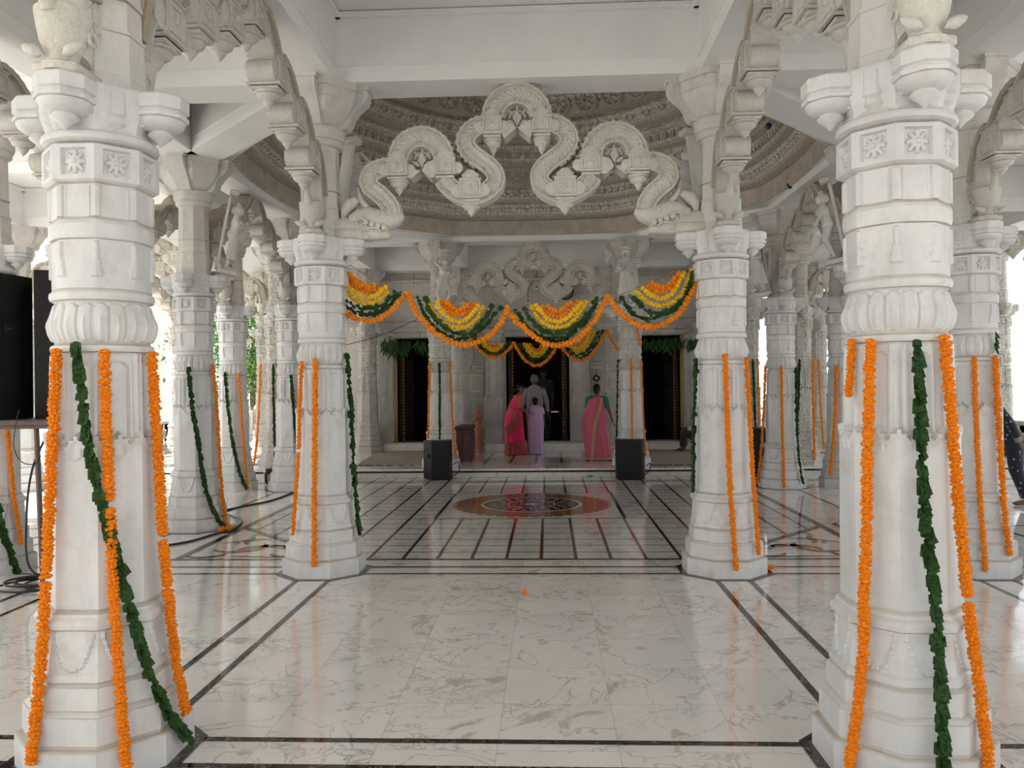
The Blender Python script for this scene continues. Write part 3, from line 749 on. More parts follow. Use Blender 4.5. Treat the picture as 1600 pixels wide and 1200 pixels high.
# ribbon centre lines (left half)
W1=.098
curveA=[(440,1010),(428,950),(385,890),(330,840),(282,800),(268,750),(290,700),(345,668),(420,655),(480,655)]
curveB=[(820,745),(880,810),(960,862),(1045,885),(1130,862),(1205,805),(1222,735),(1180,670),(1105,610),(1035,555),(1000,490),(1015,425),(1065,380),(1130,355),(1190,352)]
def arcpts(cx,cz,r,a0,a1,n=30): return [(cx+r*math.cos(a0+(a1-a0)*i/n),cz-r*math.sin(a0+(a1-a0)*i/n)) for i in range(n+1)]
def half(mb):
    ribbon(mb,[tz(*p) for p in catmull(curveA)],W1)
    ribbon(mb,[tz(*p) for p in catmull(curveB)],W1)
    ribbon(mb,[tz(*p) for p in arcpts(665,600,168,PI,0)],W1*1.12)
    blockp(mb,*[tz(400,0)[0],tz(570,0)[0]],tz(0,725)[1],tz(0,605)[1],.085)
    blockp(mb,*[tz(765,0)[0],tz(925,0)[0]],tz(0,725)[1],tz(0,595)[1],.001)
    blockp(mb,*[tz(948,0)[0],tz(1118,0)[0]],tz(0,905)[1],tz(0,755)[1],.075)
    blockp(mb,*[tz(1125,0)[0],tz(1275,0)[0]],tz(0,430)[1],tz(0,295)[1],.095)
    # leaf tips turning in under the small arch
    for sx,cx in((-1,570),(1,760)):
        pts=[(cx-sx*-10,600),(cx-sx*-70 if sx<0 else cx-70,650),(665+sx*6,690),(665+sx*70,745),(665+sx*110,735),(cx,700)]
        mb.extr([tz(*p) for p in (pts if sx<0 else pts[::-1])],-TH-.008,TH+.008)
    for sx in(-1,1):
        pts=[(1275,330),(1320,340),(1380,385),(1330,430),(1290,465),(1275,440)]
    mb.extr([tz(*p) for p in pts],-TH-.006,TH+.006)
def tymp(mb,cx,cz,r):
    # pierced half disc with a lotus bud
    ribbon_pts=[tz(*p) for p in arcpts(cx,cz,r,PI,0,20)]
    mb.tube([(x,0,z) for x,z in ribbon_pts],.008,8)
    mb.tube([(x,0,z) for x,z in [tz(*p) for p in arcpts(cx,cz+5,r*.62,PI*.95,PI*.05,14)]],.007,8)
    for q in(.26,.5,.74):
        mb.tube([(tz(cx+r*.3*math.cos(PI*q),cz-r*.3*math.sin(PI*q))[0],0,tz(cx,cz-r*.3*math.sin(PI*q))[1]),(tz(cx+r*math.cos(PI*q),0)[0],0,tz(0,cz-r*math.sin(PI*q))[1])],.007,6)
    bud=[(cx,cz-r*.62),(cx+r*.22,cz-r*.2),(cx+r*.34,cz+r*.05),(cx+r*.16,cz+r*.32),(cx+r*.05,cz+r*.62),(cx,cz+r*.8),(cx-r*.05,cz+r*.62),(cx-r*.16,cz+r*.32),(cx-r*.34,cz+r*.05),(cx-r*.22,cz-r*.2)]
    mb.extr([tz(*p) for p in bud],-.022,.022)
    for sx in(-1,1):
        lf=[(cx+sx*r*.12,cz+r*.5),(cx+sx*r*.4,cz+r*.2),(cx+sx*r*.75,cz+r*.12),(cx+sx*r*.6,cz+r*.45),(cx+sx*r*.3,cz+r*.62)]
        mb.extr([tz(*p) for p in lf],-.018,.018)
def rimband(mb):
    # weathered outer kerb with dentils along the tops of the curves
    def kerb(P,off,sd):
        P=resample(P,.024)
        for i in range(len(P)-1):
            d=P[i+1]-P[i]; L=np.linalg.norm(d); d/=L; nn=np.array([-d[1],d[0]])*sd; c=(P[i]+P[i+1])/2+nn*off
            a=math.atan2(d[1],d[0]); mb.bbox((0,0,0),(L*.95,TH*2.05,.016),.003,T=Matrix.Translation((c[0],0,c[1]))@Matrix.Rotation(-a,4,'Y'))
    for cx,cz,r in((665,600,168),):
        kerb([tz(*p) for p in arcpts(cx,cz,r,PI*.98,.0,30)],W1*.56+.003,1)
    q=[tz(*p) for p in catmull(curveA)]; kerb(q[62:],W1*.5+.003,1)
    q=[tz(*p) for p in catmull(curveB)]; kerb(q[110:],W1*.5+.003,1)
def arch_meshes(mat):
    h=MB(); half(h); t_=MB(); tymp(t_,665,590,95); k=MB(); rimband(k); mk=makara_mesh(mat)
    band=MB(); band.v=list(h.v);band.f=list(h.f);band.m=list(h.m); r=mirror(h); band.add(r.v,r.f)
    ribbon(band,[tz(*p) for p in arcpts(1385,305,180,PI,0)],W1*1.15)
    T2=t_; T4=mirror(t_); T3=MB(); tymp(T3,1385,295,100)
    K=MB(); K.add(k.v,k.f); r=mirror(k); K.add(r.v,r.f)
    P=resample([tz(*p) for p in arcpts(1385,305,180,PI,0)],.024)
    for i in range(len(P)-1):
        d=P[i+1]-P[i]; L=np.linalg.norm(d); d/=L; nn=np.array([-d[1],d[0]]); c=(P[i]+P[i+1])/2+nn*(W1*.575+.002)
        K.bbox((0,0,0),(L*.95,TH*2.05,.014),.003,T=Matrix.Translation((c[0],0,c[1]))@Matrix.Rotation(-math.atan2(d[1],d[0]),4,'Y'))
    mr=mirror(mk)
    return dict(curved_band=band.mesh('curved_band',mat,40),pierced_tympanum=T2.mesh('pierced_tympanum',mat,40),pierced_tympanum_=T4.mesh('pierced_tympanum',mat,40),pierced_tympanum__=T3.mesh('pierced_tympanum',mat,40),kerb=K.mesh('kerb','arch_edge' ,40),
        makara_head=mk.mesh('makara_head',mat,50)),mr.mesh('makara_head',mat,50)
def foil_meshes(mat):
    bx=[0,.265,.52,.765]; tip=[2.387,2.243,2.140,2.005]; bot=[t_+.082 for t_ in tip]; top=[2.585,2.455,2.355,2.225]
    band=MB(); kb=MB()
    for sx in(-1,1):
        for i in range(4):
            if i or sx>0: blockp(band,sx*bx[i]-.066,sx*bx[i]+.066,bot[i],top[i],.080,crest=True)
        for i in range(4):
            x0,z0=bx[i]+.045,top[i]-.030
            if i<3: x1,z1=bx[i+1]+.0,bot[i+1]+.02
            else: x1,z1=.945,1.93
            pts=[]
            for k in range(15):
                a=PI/2*k/14; pts.append((sx*(x0+(x1-x0)*math.sin(a)),z1+(z0-z1)*math.cos(a)))
            ribbon(band,pts,.088)
            # heavy weathered hood over each lobe
            P_=resample([np.array((sx*(x0-.02+(x1+.035-x0)*math.sin(PI/2*k/14)),z1+(z0+.052-z1)*math.cos(PI/2*k/14))) for k in range(15)],.02)
            rs=[]
            for j,q in enumerate(P_[:int(len(P_)*(.86 if i<3 else .8))]):
                d=P_[min(j+1,len(P_)-1)]-P_[max(j-1,0)]; d/=np.linalg.norm(d); nn=np.array([-d[1],d[0]])*(-sx if 0 else 1)
                if nn[1]<0: nn=-nn
                w=.016+.004*(j%2); y=TH+.016
                rs.append([(q[0]+nn[0]*w,-y,q[1]+nn[1]*w),(q[0]+nn[0]*(w+.006),0,q[1]+nn[1]*(w+.006)),(q[0]+nn[0]*w,y,q[1]+nn[1]*w),(q[0]-nn[0]*.012,y,q[1]-nn[1]*.012),(q[0]-nn[0]*.012,-y,q[1]-nn[1]*.012)])
            kb.rings(rs)
    out=[]
    for sx in(-1,1):
        m=MB(); cx=sx*.905
        m.lathe([(.030,1.800),(.052,1.803),(.054,1.822),(.036,1.832),(.038,1.850),(.054,1.885),(.062,1.925),(.066,1.955),(.066,1.962),(.058,1.966),(.045,1.958)],22,(cx,0,0))
        m.bbox((cx+sx*.03,0,1.810),(.15,.115,.028),.006)
        for sy in(-1,1):
            m.lathe([(.001,-.03),(.014,-.015),(.016,.0),(.010,.02),(.001,.03)],10,T=Matrix.Translation((cx-sx*.045,sy*.052,1.85))@Matrix.Rotation(-sy*R(65),4,'X'))
            m.tube([(cx+sx*.03+.024*math.cos(q)*(1-q/9),sy*.058,1.90+.024*math.sin(q)*(1-q/9)) for q in np.linspace(0,5.5,12)],.006,6)
        m.tube([(cx-sx*.055,0,1.95),(cx-sx*.075,0,1.98),(cx-sx*.072,0,2.02),(cx-sx*.055,0,2.05),(cx-sx*.065,0,2.075)],[.022,.018,.014,.011,.006],10)
        m.tube([(cx+sx*.04,0,1.85),(cx+sx*.075,0,1.93),(cx+sx*.085,0,1.99),(cx+sx*.07,0,2.04),(cx+sx*.08,0,2.07)],[.045,.04,.03,.02,.006],10)
        out.append(m.mesh('makara_head',mat,45))
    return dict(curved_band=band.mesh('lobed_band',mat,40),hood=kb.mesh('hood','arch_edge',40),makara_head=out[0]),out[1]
AM=dict(arch=arch_meshes('arch'),arch_up=arch_meshes('arch_up'),foil=foil_meshes('arch_up'),foilc=foil_meshes('arch'))
def torana(p,q,label,mat='arch',h=0,group=None):
    p=Vector(p);q=Vector(q);d=q-p
    e=empty('scalloped_arch',((p.x+q.x)/2,(p.y+q.y)/2,0),math.atan2(d.y,d.x),label=label,cat='arch',group=group)
    for k,me in AM[mat][0].items(): put(k.rstrip('_'),me,e)
    put('makara_head',AM[mat][1],e)
    k=d.length/(2*A); e.scale=(k,1,1)
    return e
P=lambda x,z:(X0+x,z)
torana(P(-A,ZM),P(A,ZM),'big cream multi-curved marble arch in the centre, spanning the two middle columns')
torana(P(-A,ZB),P(A,ZB),'smaller looking multi-curved arch farther back above the flower swags','arch')
for s in(-1,1):
    torana(P(s*A,ZN),P(s*A,ZM),'carved arch seen edge-on between the %s foreground column and the %s middle column'%(L_(s),L_(s)),'foil')
    torana(P(s*A,0),P(s*A,ZN),'arch resting on the near side of the %s foreground column, only its foot in view'%L_(s),'foilc')
    torana(P(s*B,ZN),P(s*B,ZM),'brownish arch descending behind the outer side of the %s foreground column'%L_(s),'foil')
    torana(P(s*B,ZA),P(s*B,ZD),'arch along the %s side of the domed hall, beside the bracket dancer'%L_(s),'foil')
    torana(P(s*C,ZA),P(s*C,ZD),'dark-topped arch in the outer row behind the %s side column'%L_(s),'foil')
    torana(P(s*C,ZB),P(s*C,ZW),'arch on the platform leading to the sanctum wall on the %s'%L_(s),'foil')
    torana(P(s*EE,ZA),P(s*EE,ZD),'sunlit arch at the open %s edge, nearest one seen above the railing side'%L_(s),'foilc')
    torana(P(s*EE,ZB),P(s*EE,ZW),'pale arch at the open %s edge above the stone railing'%L_(s),'foilc')
    torana(P(s*EE,ZW),P(s*EE,ZF),'farthest pale arch at the open %s edge'%L_(s),'foilc')
    torana(P(s*C,ZD),P(s*EE,ZD),'pale arch crossing the %s aisle, third row'%L_(s),'foilc')
    torana(P(s*(C+.0),ZB),P(s*EE,ZB),'pale arch crossing the %s aisle at the platform step'%L_(s),'foilc')
    torana(P(s*(C+.9),ZW),P(s*EE,ZW),'short pale arch crossing the %s aisle beside the sanctum wall'%L_(s),'foilc')
    torana(P(s*C,ZM),P(s*EE,ZM),'pale arch crossing the %s aisle in the front row'%L_(s),'foilc')
# ------------------------------------------------------------------ sanctum wall, doors
WY=11.50; WT=.22; WX=2.95
DH=1.685; DZ=.19
doors=[(-2.05,-1.36),(-.455,.455),(1.36,2.05)]
wl=MB()
xs=[-WX]+[v for d in doors for v in d]+[WX]
for i in range(0,len(xs),2): wl.box((X0+(xs[i]+xs[i+1])/2,WY+WT/2,(2.99+PT)/2),(xs[i+1]-xs[i],WT,2.99-PT))
for a,b in doors: wl.box((X0+(a+b)/2,WY+WT/2,(2.99+DH)/2),(b-a,WT,2.99-DH)); wl.box((X0+(a+b)/2,WY+WT/2,(DZ+PT)/2),(b-a,WT,DZ-PT))
# projecting stone courses
for z,d,h in((.24,.05,.10),(.36,.035,.03),(.72,.03,.025),(.76,.02,.08),(1.90,.02,.012),(2.12,.012,.006),(2.30,.012,.006),(2.50,.05,.03)):
    for i in range(0,len(xs),2):
        if z<1.7: wl.bbox((X0+(xs[i]+xs[i+1])/2,WY-d/2+.01,z),(xs[i+1]-xs[i]-.02,d+.02,h),.004)
    if z>=1.7: wl.bbox((X0,WY-d/2+.01,z),(2*WX-.02,d+.02,h),.003)
struct('wall_back',wl,'wallstone',smooth=0)
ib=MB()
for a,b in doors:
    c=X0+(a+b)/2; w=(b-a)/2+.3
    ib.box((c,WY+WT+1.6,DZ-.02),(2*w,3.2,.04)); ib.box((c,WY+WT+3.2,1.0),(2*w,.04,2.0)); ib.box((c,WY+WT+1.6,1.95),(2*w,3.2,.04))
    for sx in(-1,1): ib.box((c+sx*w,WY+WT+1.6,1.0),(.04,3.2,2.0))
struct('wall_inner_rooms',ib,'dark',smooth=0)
sd=MB()
for s in(-1,1): sd.box((X0+s*(WX-.1),WY+WT+1.65,1.55),(.2,3.3,2.95))
sd.box((X0,WY+WT+3.4,1.55),(2*WX,.2,2.95)); struct('wall_sanctum_sides',sd,'wallstone',smooth=0)
# carved lintels and jambs
k=1
for (a,b),nm in zip(doors,('left','centre','right')):
    c=X0+(a+b)/2; w=b-a; m=MB()
    for i,(o,dd) in enumerate(((.05,.07),(.13,.045),(.20,.03))):
        for sx in(-1,1): m.bbox((c+sx*(w/2+o),WY-dd/2,(DH+DZ)/2+.02),(.075,dd,DH-DZ+.02),.006)
        m.bbox((c,WY-dd/2,DH+o-.01),(w+2*o+.07,dd,.075),.006)
    for sx in(-1,1): m.bbox((c+sx*(w/2+.10),WY-.06,DZ+.12),(.20,.12,.26),.02)
    m.bbox((c,WY-.02,DH+.27),(w+.62,.06,.05),.008)
    m.lathe([(.03,-.01),(.045,0),(.03,.01)],10,T=Matrix.Translation((c,WY-.085,DH+.045))@Matrix.Rotation(PI/2,4,'X'))
    struct('door_%d'%k,m,'carved'); 
    st=MB(); st.bbox((c,WY-.11,(PT+.14)/2+.02),(w+.55,.42,.14-PT+.05),.006); st.bbox((c,WY-.02,DZ-.02),(w+.3,.30,.05),.006)
    struct('floor_door_step' if 0 else 'trim_%d'%(60+k),st,'stepm'); k+=1
# door leaves
def doorleaf(c,w,hinge,lab,ang):
    e=empty('door_leaf',(c,WY+.17,DZ),ang,label=lab,cat='door leaf')
    H=DH-DZ-.02; m=MB(); m.bbox((w/2*hinge,0,H/2),(w,.035,H),.004)
    for j in range(4): m.bbox((w/2*hinge,-.022,H*(j+.5)/4),(w*.66,.018,H/4*.72),.008)
    m.build('panelled_board','doorwood',e)
    g=MB()
    for j in range(30): g.lathe([(.004,-.02),(.017,-.01),(.017,.01),(.004,.02)],8,(w*.13*hinge,-.028,.03+j*H/30.5))
    g.build('gilded_carving','gold',e)
doorleaf(X0+doors[0][0]+.045,.33,1,'dark carved door leaf with gilded strip in the left side doorway',R(62))
doorleaf(X0+doors[2][1]-.045,.33,-1,'dark carved door leaf with gilded strip in the right side doorway',R(-62))
doorleaf(X0+doors[1][0]+.05,.42,1,'door leaf folded open at the left of the central doorway',R(78))
doorleaf(X0+doors[1][1]-.05,.42,-1,'door leaf folded open at the right of the central doorway',R(-78))
for (a,b),s,n_ in((doors[0],-1,'left'),(doors[2],1,'right')):
    m=MB(); x=X0+(a+.018 if s<0 else b-.018); m.bbox((x,WY+.02,(DH+DZ)/2),(.036,.05,DH-DZ),.004)
    tag(m.build('gilded_door_jamb','gold'),'thin gilded upright on the outer side of the %s side doorway'%n_,'door jamb')
# square carved pilasters flanking the central door
def pilaster(x,lab):
    e=empty('door_pilaster',(x,WY-.12,PT),label=lab,cat='pilaster')
    m=MB()
    for z0,z1,w in((0,.05,.31),(.05,.13,.27),(.13,.15,.29),(.15,.30,.245),(.30,.325,.28),(.325,.40,.22)): m.bbox((0,0,(z0+z1)/2),(w,w*.7,z1-z0),.008)
    m.build('base','carved',e)
    m=MB(); m.bbox((0,-.01,.575),(.28,.2,.35),.01)
    for i in range(5):   # little figures in relief
        x0=-.11+.055*i; m.lathe([(.002,-.12),(.014,-.10),(.010,-.03),(.018,.02),(.012,.05),(.006,.06),(.013,.08),(.010,.10),(.002,.115)],8,(x0,-.108,.575))
    m.build('figure_panel','carved',e)
    m=MB(); m.bbox((0,0,1.17),(.22,.17,.84),.008); m.bbox((0,-.02,1.17),(.10,.19,.84),.006); m.bbox((0,0,1.60),(.27,.21,.05),.01); m.bbox((0,0,1.66),(.32,.25,.07),.015)
    for j in range(9): m.bbox((0,-.10,.80+.088*j),(.07,.05,.055),.01)
    m.build('shaft','carved',e); return e
pilaster(X0-.62,'broad carved pilaster with a panel of small figures, left of the central doorway')
pilaster(X0+.62,'broad carved pilaster with a panel of small figures, right of the central doorway')
# ------------------------------------------------------------------ flowers
def blossom_string(pts,r,gap,n=14,rings=6,jit=.16,seed=0,hang=True):
    """stacked ruffled marigold heads threaded along pts"""
    rs_=np.random.RandomState(seed+11); mb=MB(); P_=resample([np.array(tuple(p)) for p in pts],gap)
    t=np.linspace(-1,1,rings); pr=np.sqrt(np.clip(1-(t*.93)**2,0,1))
    for i,p in enumerate(P_):
        d=P_[min(i+1,len(P_)-1)]-P_[max(i-1,0)]; d=Vector(d/np.linalg.norm(d)); u=d.orthogonal().normalized(); w=d.cross(u)
        k=r*(.92+.18*rs_.rand()); off=Vector((rs_.randn(3)*r*.09).tolist()); ph=rs_.rand()*6
        tl=Vector((rs_.randn(3)*.16).tolist()); d2=(d+tl).normalized(); u=(u-d2*u.dot(d2)).normalized(); w=d2.cross(u)
        hh=gap*.62; rs=[]
        for j in range(rings):
            ring=[]
            for q in range(n):
                a=2*PI*q/n+ph+(j%2)*PI/n; rad=k*pr[j]*(1+jit*(1 if q%2 else -1)*(.5+rs_.rand()*.8))
                c=Vector(p.tolist())+off+d2*(t[j]*hh+rs_.randn()*hh*.15)
                ring.append(tuple(c+(u*math.cos(a)+w*math.sin(a))*rad))
            rs.append(ring)
        mb.rings(rs)
    return mb
def leaf_string(pts,w,gap,seed=0,per=2,axis=None):
    rs_=np.random.RandomState(seed+3); mb=MB(); P_=resample([np.array(tuple(p)) for p in pts],gap)
    for i,p in enumerate(P_):
        d=P_[min(i+1,len(P_)-1)]-P_[max(i-1,0)]; d=Vector(d/np.linalg.norm(d)); u=d.orthogonal().normalized(); v=d.cross(u)
        for q in range(per):
            a=rs_.rand()*2*PI
            if axis is not None:
                o_=Vector((p[0]-axis[0],p[1]-axis[1],0)).normalized(); t_=Vector((-o_.y,o_.x,0)); a=rs_.randn()*.45; s=(t_*math.cos(a)+o_*math.sin(a)); s=(s-d*s.dot(d)).normalized()
            else: s=u*math.cos(a)+v*math.sin(a)
            nrm=d.cross(s)
            if axis is not None and nrm.dot(o_)<0: nrm=-nrm
            ww=w*(.55+.75*rs_.rand()); L=ww*(1.0+.7*rs_.rand()); c=Vector(p.tolist())
            tilt=nrm*(ww*(.3+.35*rs_.rand()))
            vs=[c-d*L*.35,c+s*ww*.55-d*L*.2+tilt*.4,c+s*ww*.62+d*L*.45+tilt*1.0,c+d*L*.62+tilt*.7,c-s*ww*.60+d*L*.42+tilt*.9,c-s*ww*.52-d*L*.22+tilt*.35]
            mid=c+d*L*.15+tilt*.15
            b=len(mb.v); mb.add([mid]+vs,[(0,1,2),(0,2,3),(0,3,4),(0,4,5),(0,5,6),(0,6,1)])
    return mb
HULL=[(0,.222),(.09,.218),(.19,.196),(.28,.180),(.40,.172),(.85,.150),(1.09,.140),(1.3,.134)]
def hull(z,c): 
    return float(np.interp(z,[h[0] for h in HULL],[h[1] for h in HULL]))+c
def on_column(px,py,cx,cz,clear,h=0):
    """where the line of sight through a pixel meets the taut surface round a column"""
    d=ray(px,py); best=None; lo=None
    f=lambda t:(math.hypot(d.x*t-cx,d.y*t-cz)-hull(1+d.z*t-h,clear))
    tc=(d.x*cx+d.y*cz)/(d.x**2+d.y**2); ts=np.linspace(tc-.35,tc+.03,160); prev=None
    for t in ts:
        v=f(t)
        if best is None or v<best[0]: best=(v,t)
        if v<=0: best=(0,t); break
    q=Vector((0,0,1))+d*best[1]
    if best[0]>0:   # line of sight passes beside: pull in to the surface
        k=Vector((q.x-cx,q.y-cz)); L=k.length; r=hull(q.z-h,clear); 
        if L>r+.02: pass
    return q
seedc=[0]
def garland(col,pts,kind,label,r=.0135,group=None,h=0,detail=None):
    cx,cz=X0+col[0],col[1]; dist=math.hypot(cx,cz); seedc[0]+=1
    w=[on_column(px,py,cx,cz,r*.95,h) for px,py in pts]
    w=[p if p.z>r*.7+h else Vector((p.x,p.y,r*.7+h)) for p in w]
    pw=catmull([tuple(p) for p in w],6)
    if detail is None: detail=(16,7) if dist<3.2 else ((9,5) if dist<6 else (6,4))
    org=tuple(w[-1])
    if kind=='m':
        mb=blossom_string(pw,r,r*(.74 if dist<3.2 else (.85 if dist<6 else 1.1)),detail[0],detail[1],.17,seedc[0])
        o=mb.build('marigold_garland','orange',smooth=0,org=org)
    else:
        mb=leaf_string(pw,r*1.65,r*(1.05 if dist<3.2 else 1.0),seedc[0],2,(cx,cz))
        o=mb.build('leaf_garland','leaf',smooth=0,org=org)
    tag(o,label,'garland',group); return o
NL,NR,ML,MR=(-A,ZN),(A,ZN),(-A,ZM),(A,ZM); AL,AR,DL,DR=(-B,ZA),(B,ZA),(-B,ZD),(B,ZD); BL,BR=(-C,ZD),(C,ZD)
KL,KR=(-C,ZB),(C,ZB); HL,HR=(-A,ZB),(A,ZB); OR_=(B,ZM); JR=(B,ZB)
G=garland
G(NL,[(88,548),(84,650),(78,780),(72,900)],'m','marigold garland on the far left side of the left foreground column, upper length')
G(NL,[(71,915),(66,1000),(58,1100),(48,1192)],'m','lower length of marigold garland at the far left side of the left foreground column')
G(NL,[(163,550),(166,660),(171,780)],'m','marigold garland high on the front of the left foreground column')
G(NL,[(172,795),(176,900),(183,1010),(190,1110),(197,1196)],'m','marigold garland low on the front of the left foreground column, crossed by leaves')
G(NL,[(237,553),(242,640),(250,760),(254,835)],'m','marigold garland high on the right edge of the left foreground column')
G(NL,[(255,848),(263,930),(272,1010),(282,1070),(291,1112)],'m','marigold garland running down the base at the right edge of the left foreground column')
G(NL,[(119,540),(128,610),(138,690),(152,760),(168,820),(185,880),(196,925),(212,985),(232,1050),(262,1115),(296,1158)],'l','long green leaf garland slanting across the left foreground column',.0135)
G(NR,[(1361,533),(1358,620),(1355,720),(1354,820),(1350,920),(1349,1000),(1343,1080),(1334,1150),(1326,1205)],'m','marigold garland on the left half of the right foreground column')
G(NR,[(1476,528),(1484,620),(1492,720),(1502,830),(1512,930)],'m','marigold garland high on the right edge of the right foreground column')
G(NR,[(1513,945),(1520,1000),(1530,1070),(1538,1130),(1545,1200)],'m','marigold garland down the base at the right edge of the right foreground column')
G(NR,[(1432,535),(1436,620),(1438,700),(1444,790),(1450,860),(1457,910),(1461,962)],'l','dark green leaf garland on the upper middle of the right foreground column',.014)
G(NR,[(1464,975),(1467,1050),(1470,1120),(1472,1202)],'l','green leaf garland on the base of the right foreground column',.0155)
G(NR,[(1331,532),(1329,575),(1326,618)],'m','short marigold string just behind the left edge of the right foreground column',.010)
G(ML,[(493,563),(492,680),(491,790),(491,884)],'m','marigold garland down the front of the left arch column',.0155)
G(ML,[(471,566),(468,640),(467,700)],'m','thin marigold garland at the left edge of the left arch column',.012)
G(ML,[(466,708),(462,770),(457,835)],'m','marigold garland low at the left edge of the left arch column',.012)
G(ML,[(541,555),(546,620),(549,680),(553,760),(560,832)],'l','green leaf garland at the right edge of the left arch column',.0155)
G(MR,[(1133,555),(1136,640),(1140,740),(1145,820),(1150,890)],'m','marigold garland down the front of the right arch column',.015)
G(MR,[(1166,560),(1171,640),(1175,720),(1181,800),(1186,866)],'m','marigold garland at the right edge of the right arch column',.013)
G(MR,[(1088,562),(1087,620),(1085,680),(1084,765)],'l','green leaf garland at the left edge of the right arch column',.014)
G(AL,[(295,576),(301,640),(311,700),(320,760),(334,800),(350,826)],'l','green leaf garland slanting down the column left of the floor medallion',.015)
G(AL,[(333,572),(339,640),(343,720),(348,780),(355,828)],'m','marigold garland beside the slanting leaves on the column left of the medallion',.015)
G(BL,[(352,583),(358,650),(367,710),(377,745),(383,762)],'l','green leaf garland on the third white column from the left, seen past the slanting leaves',.015)
G(BL,[(373,585),(378,660),(383,720),(387,764)],'m','marigold garland on the right edge of the third white column from the left',.015)
G(DL,[(455,588),(459,640),(463,690),(466,705)],'l','green leaf garland on the slim column touching the left arch column',.014)
G(DL,[(471,590),(469,640),(467,690)],'m','marigold string glimpsed between the left arch column and the slim one behind',.012)
G(KL,[(407,570),(405,630),(402,680),(397,726)],'m','marigold garland on the left side of the densely carved column by the leafy gap',.016,h=PT)
G(KL,[(427,570),(428,640),(430,712)],'l','dark leaf garland on the densely carved column by the leafy gap',.014,h=PT)
G(KL,[(439,578),(438,640),(437,694)],'m','marigold garland on the right side of the densely carved column by the leafy gap',.013,h=PT)
G(OR_,[(1522,558),(1525,650),(1530,760),(1536,840),(1540,892)],'m','marigold garland on the face of the column behind the right foreground column',.0145)
G(OR_,[(1555,558),(1560,650),(1566,750),(1572,820),(1578,866)],'m','marigold garland at the right edge of the column behind the right foreground column',.016)
G(OR_,[(1555,520),(1556,548)],'l','small tuft of leaves above the marigolds at the far right',.012)
G(DR,[(1221,573),(1222,650),(1224,720),(1225,760)],'m','single marigold garland down the middle of the column right of the medallion',.0155)
G(DR,[(1196,573),(1193,650),(1189,710),(1184,752)],'m','marigold garland at the left edge of the column right of the medallion',.015)
G(DR,[(1243,575),(1244,650),(1247,710),(1253,752)],'l','dark leaf garland at the right edge of the column right of the medallion',.014)
G(KR,[(1270,563),(1271,640),(1273,717)],'m','left one of two marigold garlands on the carved column at right',.016,h=PT)
G(KR,[(1279,562),(1282,630),(1287,700)],'m','right one of two marigold garlands on the carved column at right',.013,h=PT)
G(KR,[(1249,563),(1247,630),(1244,690)],'l','dark leaf garland on the carved column at right',.014,h=PT)
G(BR,[(1307,572),(1305,640),(1301,700),(1297,742)],'m','broad marigold garland on the white column left of the right foreground column',.018)
G(JR,[(1176,562),(1178,620),(1180,664)],'l','dark leaves on the carved column just right of the right arch column',.013,h=PT)
G(JR,[(1184,562),(1185,610),(1186,664)],'m','marigold string on the carved column just right of the right arch column',.011,h=PT)
G(AR,[(1327,610),(1322,690),(1319,735),(1317,780)],'l','thin leaf garland at the left edge of the column hidden by the right foreground column',.013)
G(HL,[(671,567),(670,630),(669,684)],'m','marigold garland on the left side of the column behind the left floor speaker',.014,h=PT)
G(HL,[(687,568),(687,630),(687,684)],'l','leaf garland down the middle of the column behind the left floor speaker',.012,h=PT)
G(HL,[(703,567),(706,630),(709,680),(713,716)],'m','marigold garland on the right side of the column behind the left floor speaker',.013,h=PT)
G(HR,[(966,562),(965,620),(964,684)],'l','leaf garland on the left side of the column behind the right floor speaker',.012,h=PT)
G(HR,[(986,562),(987,620),(988,684)],'m','marigold garland down the middle of the column behind the right floor speaker',.014,h=PT)
G(HR,[(1002,564),(1004,620),(1006,670),(1010,712)],'m','marigold garland on the right side of the column behind the right floor speaker',.012,h=PT)
G(HR,[(996,510),(998,525),(1001,540)],'m','short marigold string high on the column behind the right floor speaker',.014,h=PT)
G((-C,ZM),[(11,668),(16,720),(22,780),(29,820),(33,850)],'m','marigold garland hanging under the loudspeaker stand at the left edge',.013)
G((-C,ZM),[(-4,790),(4,830),(14,860),(24,890)],'l','leaf garland at the bottom left edge of the column beside the loudspeaker stand',.017)
def free(pts,kind,label,name,r,group=None,gap=None,cat='garland',parent=None,mat=None,n=(7,4)):
    seedc[0]+=1; pw=catmull([tuple(p) for p in pts],6); org=None if parent else tuple(pts[-1])
    if kind=='l': mb=leaf_string(pw,r*1.05,gap or r*1.0,seedc[0],2); mt=mat or 'leaf'
    else: mb=blossom_string(pw,r,gap or r*1.2,n[0],n[1],.17,seedc[0]); mt=mat or 'orange'
    o=mb.build(name,mt,parent,smooth=0,org=org)
    if not parent: tag(o,label,cat,group)
    return o
free([at(1192,887,Z=.015),at(1200,887,Z=.015),at(1208,886,Z=.015)],'m','loose end of marigold garland lying on the floor right of the right arch column','fallen_garland_end',.014)
free([at(819,925,Z=.012),at(821,925,Z=.012)],'m','single orange marigold lying on the marble floor in the middle','marigold_flower',.014,cat='flower',gap=.012,n=(14,6))
free([at(344,829,Z=.014),at(351,824,Z=.02),at(357,826,Z=.014),at(363,824,Z=.014)],'m','little heap of marigolds at the foot of the column left of the medallion','marigold_heap',.016,cat='flowers')
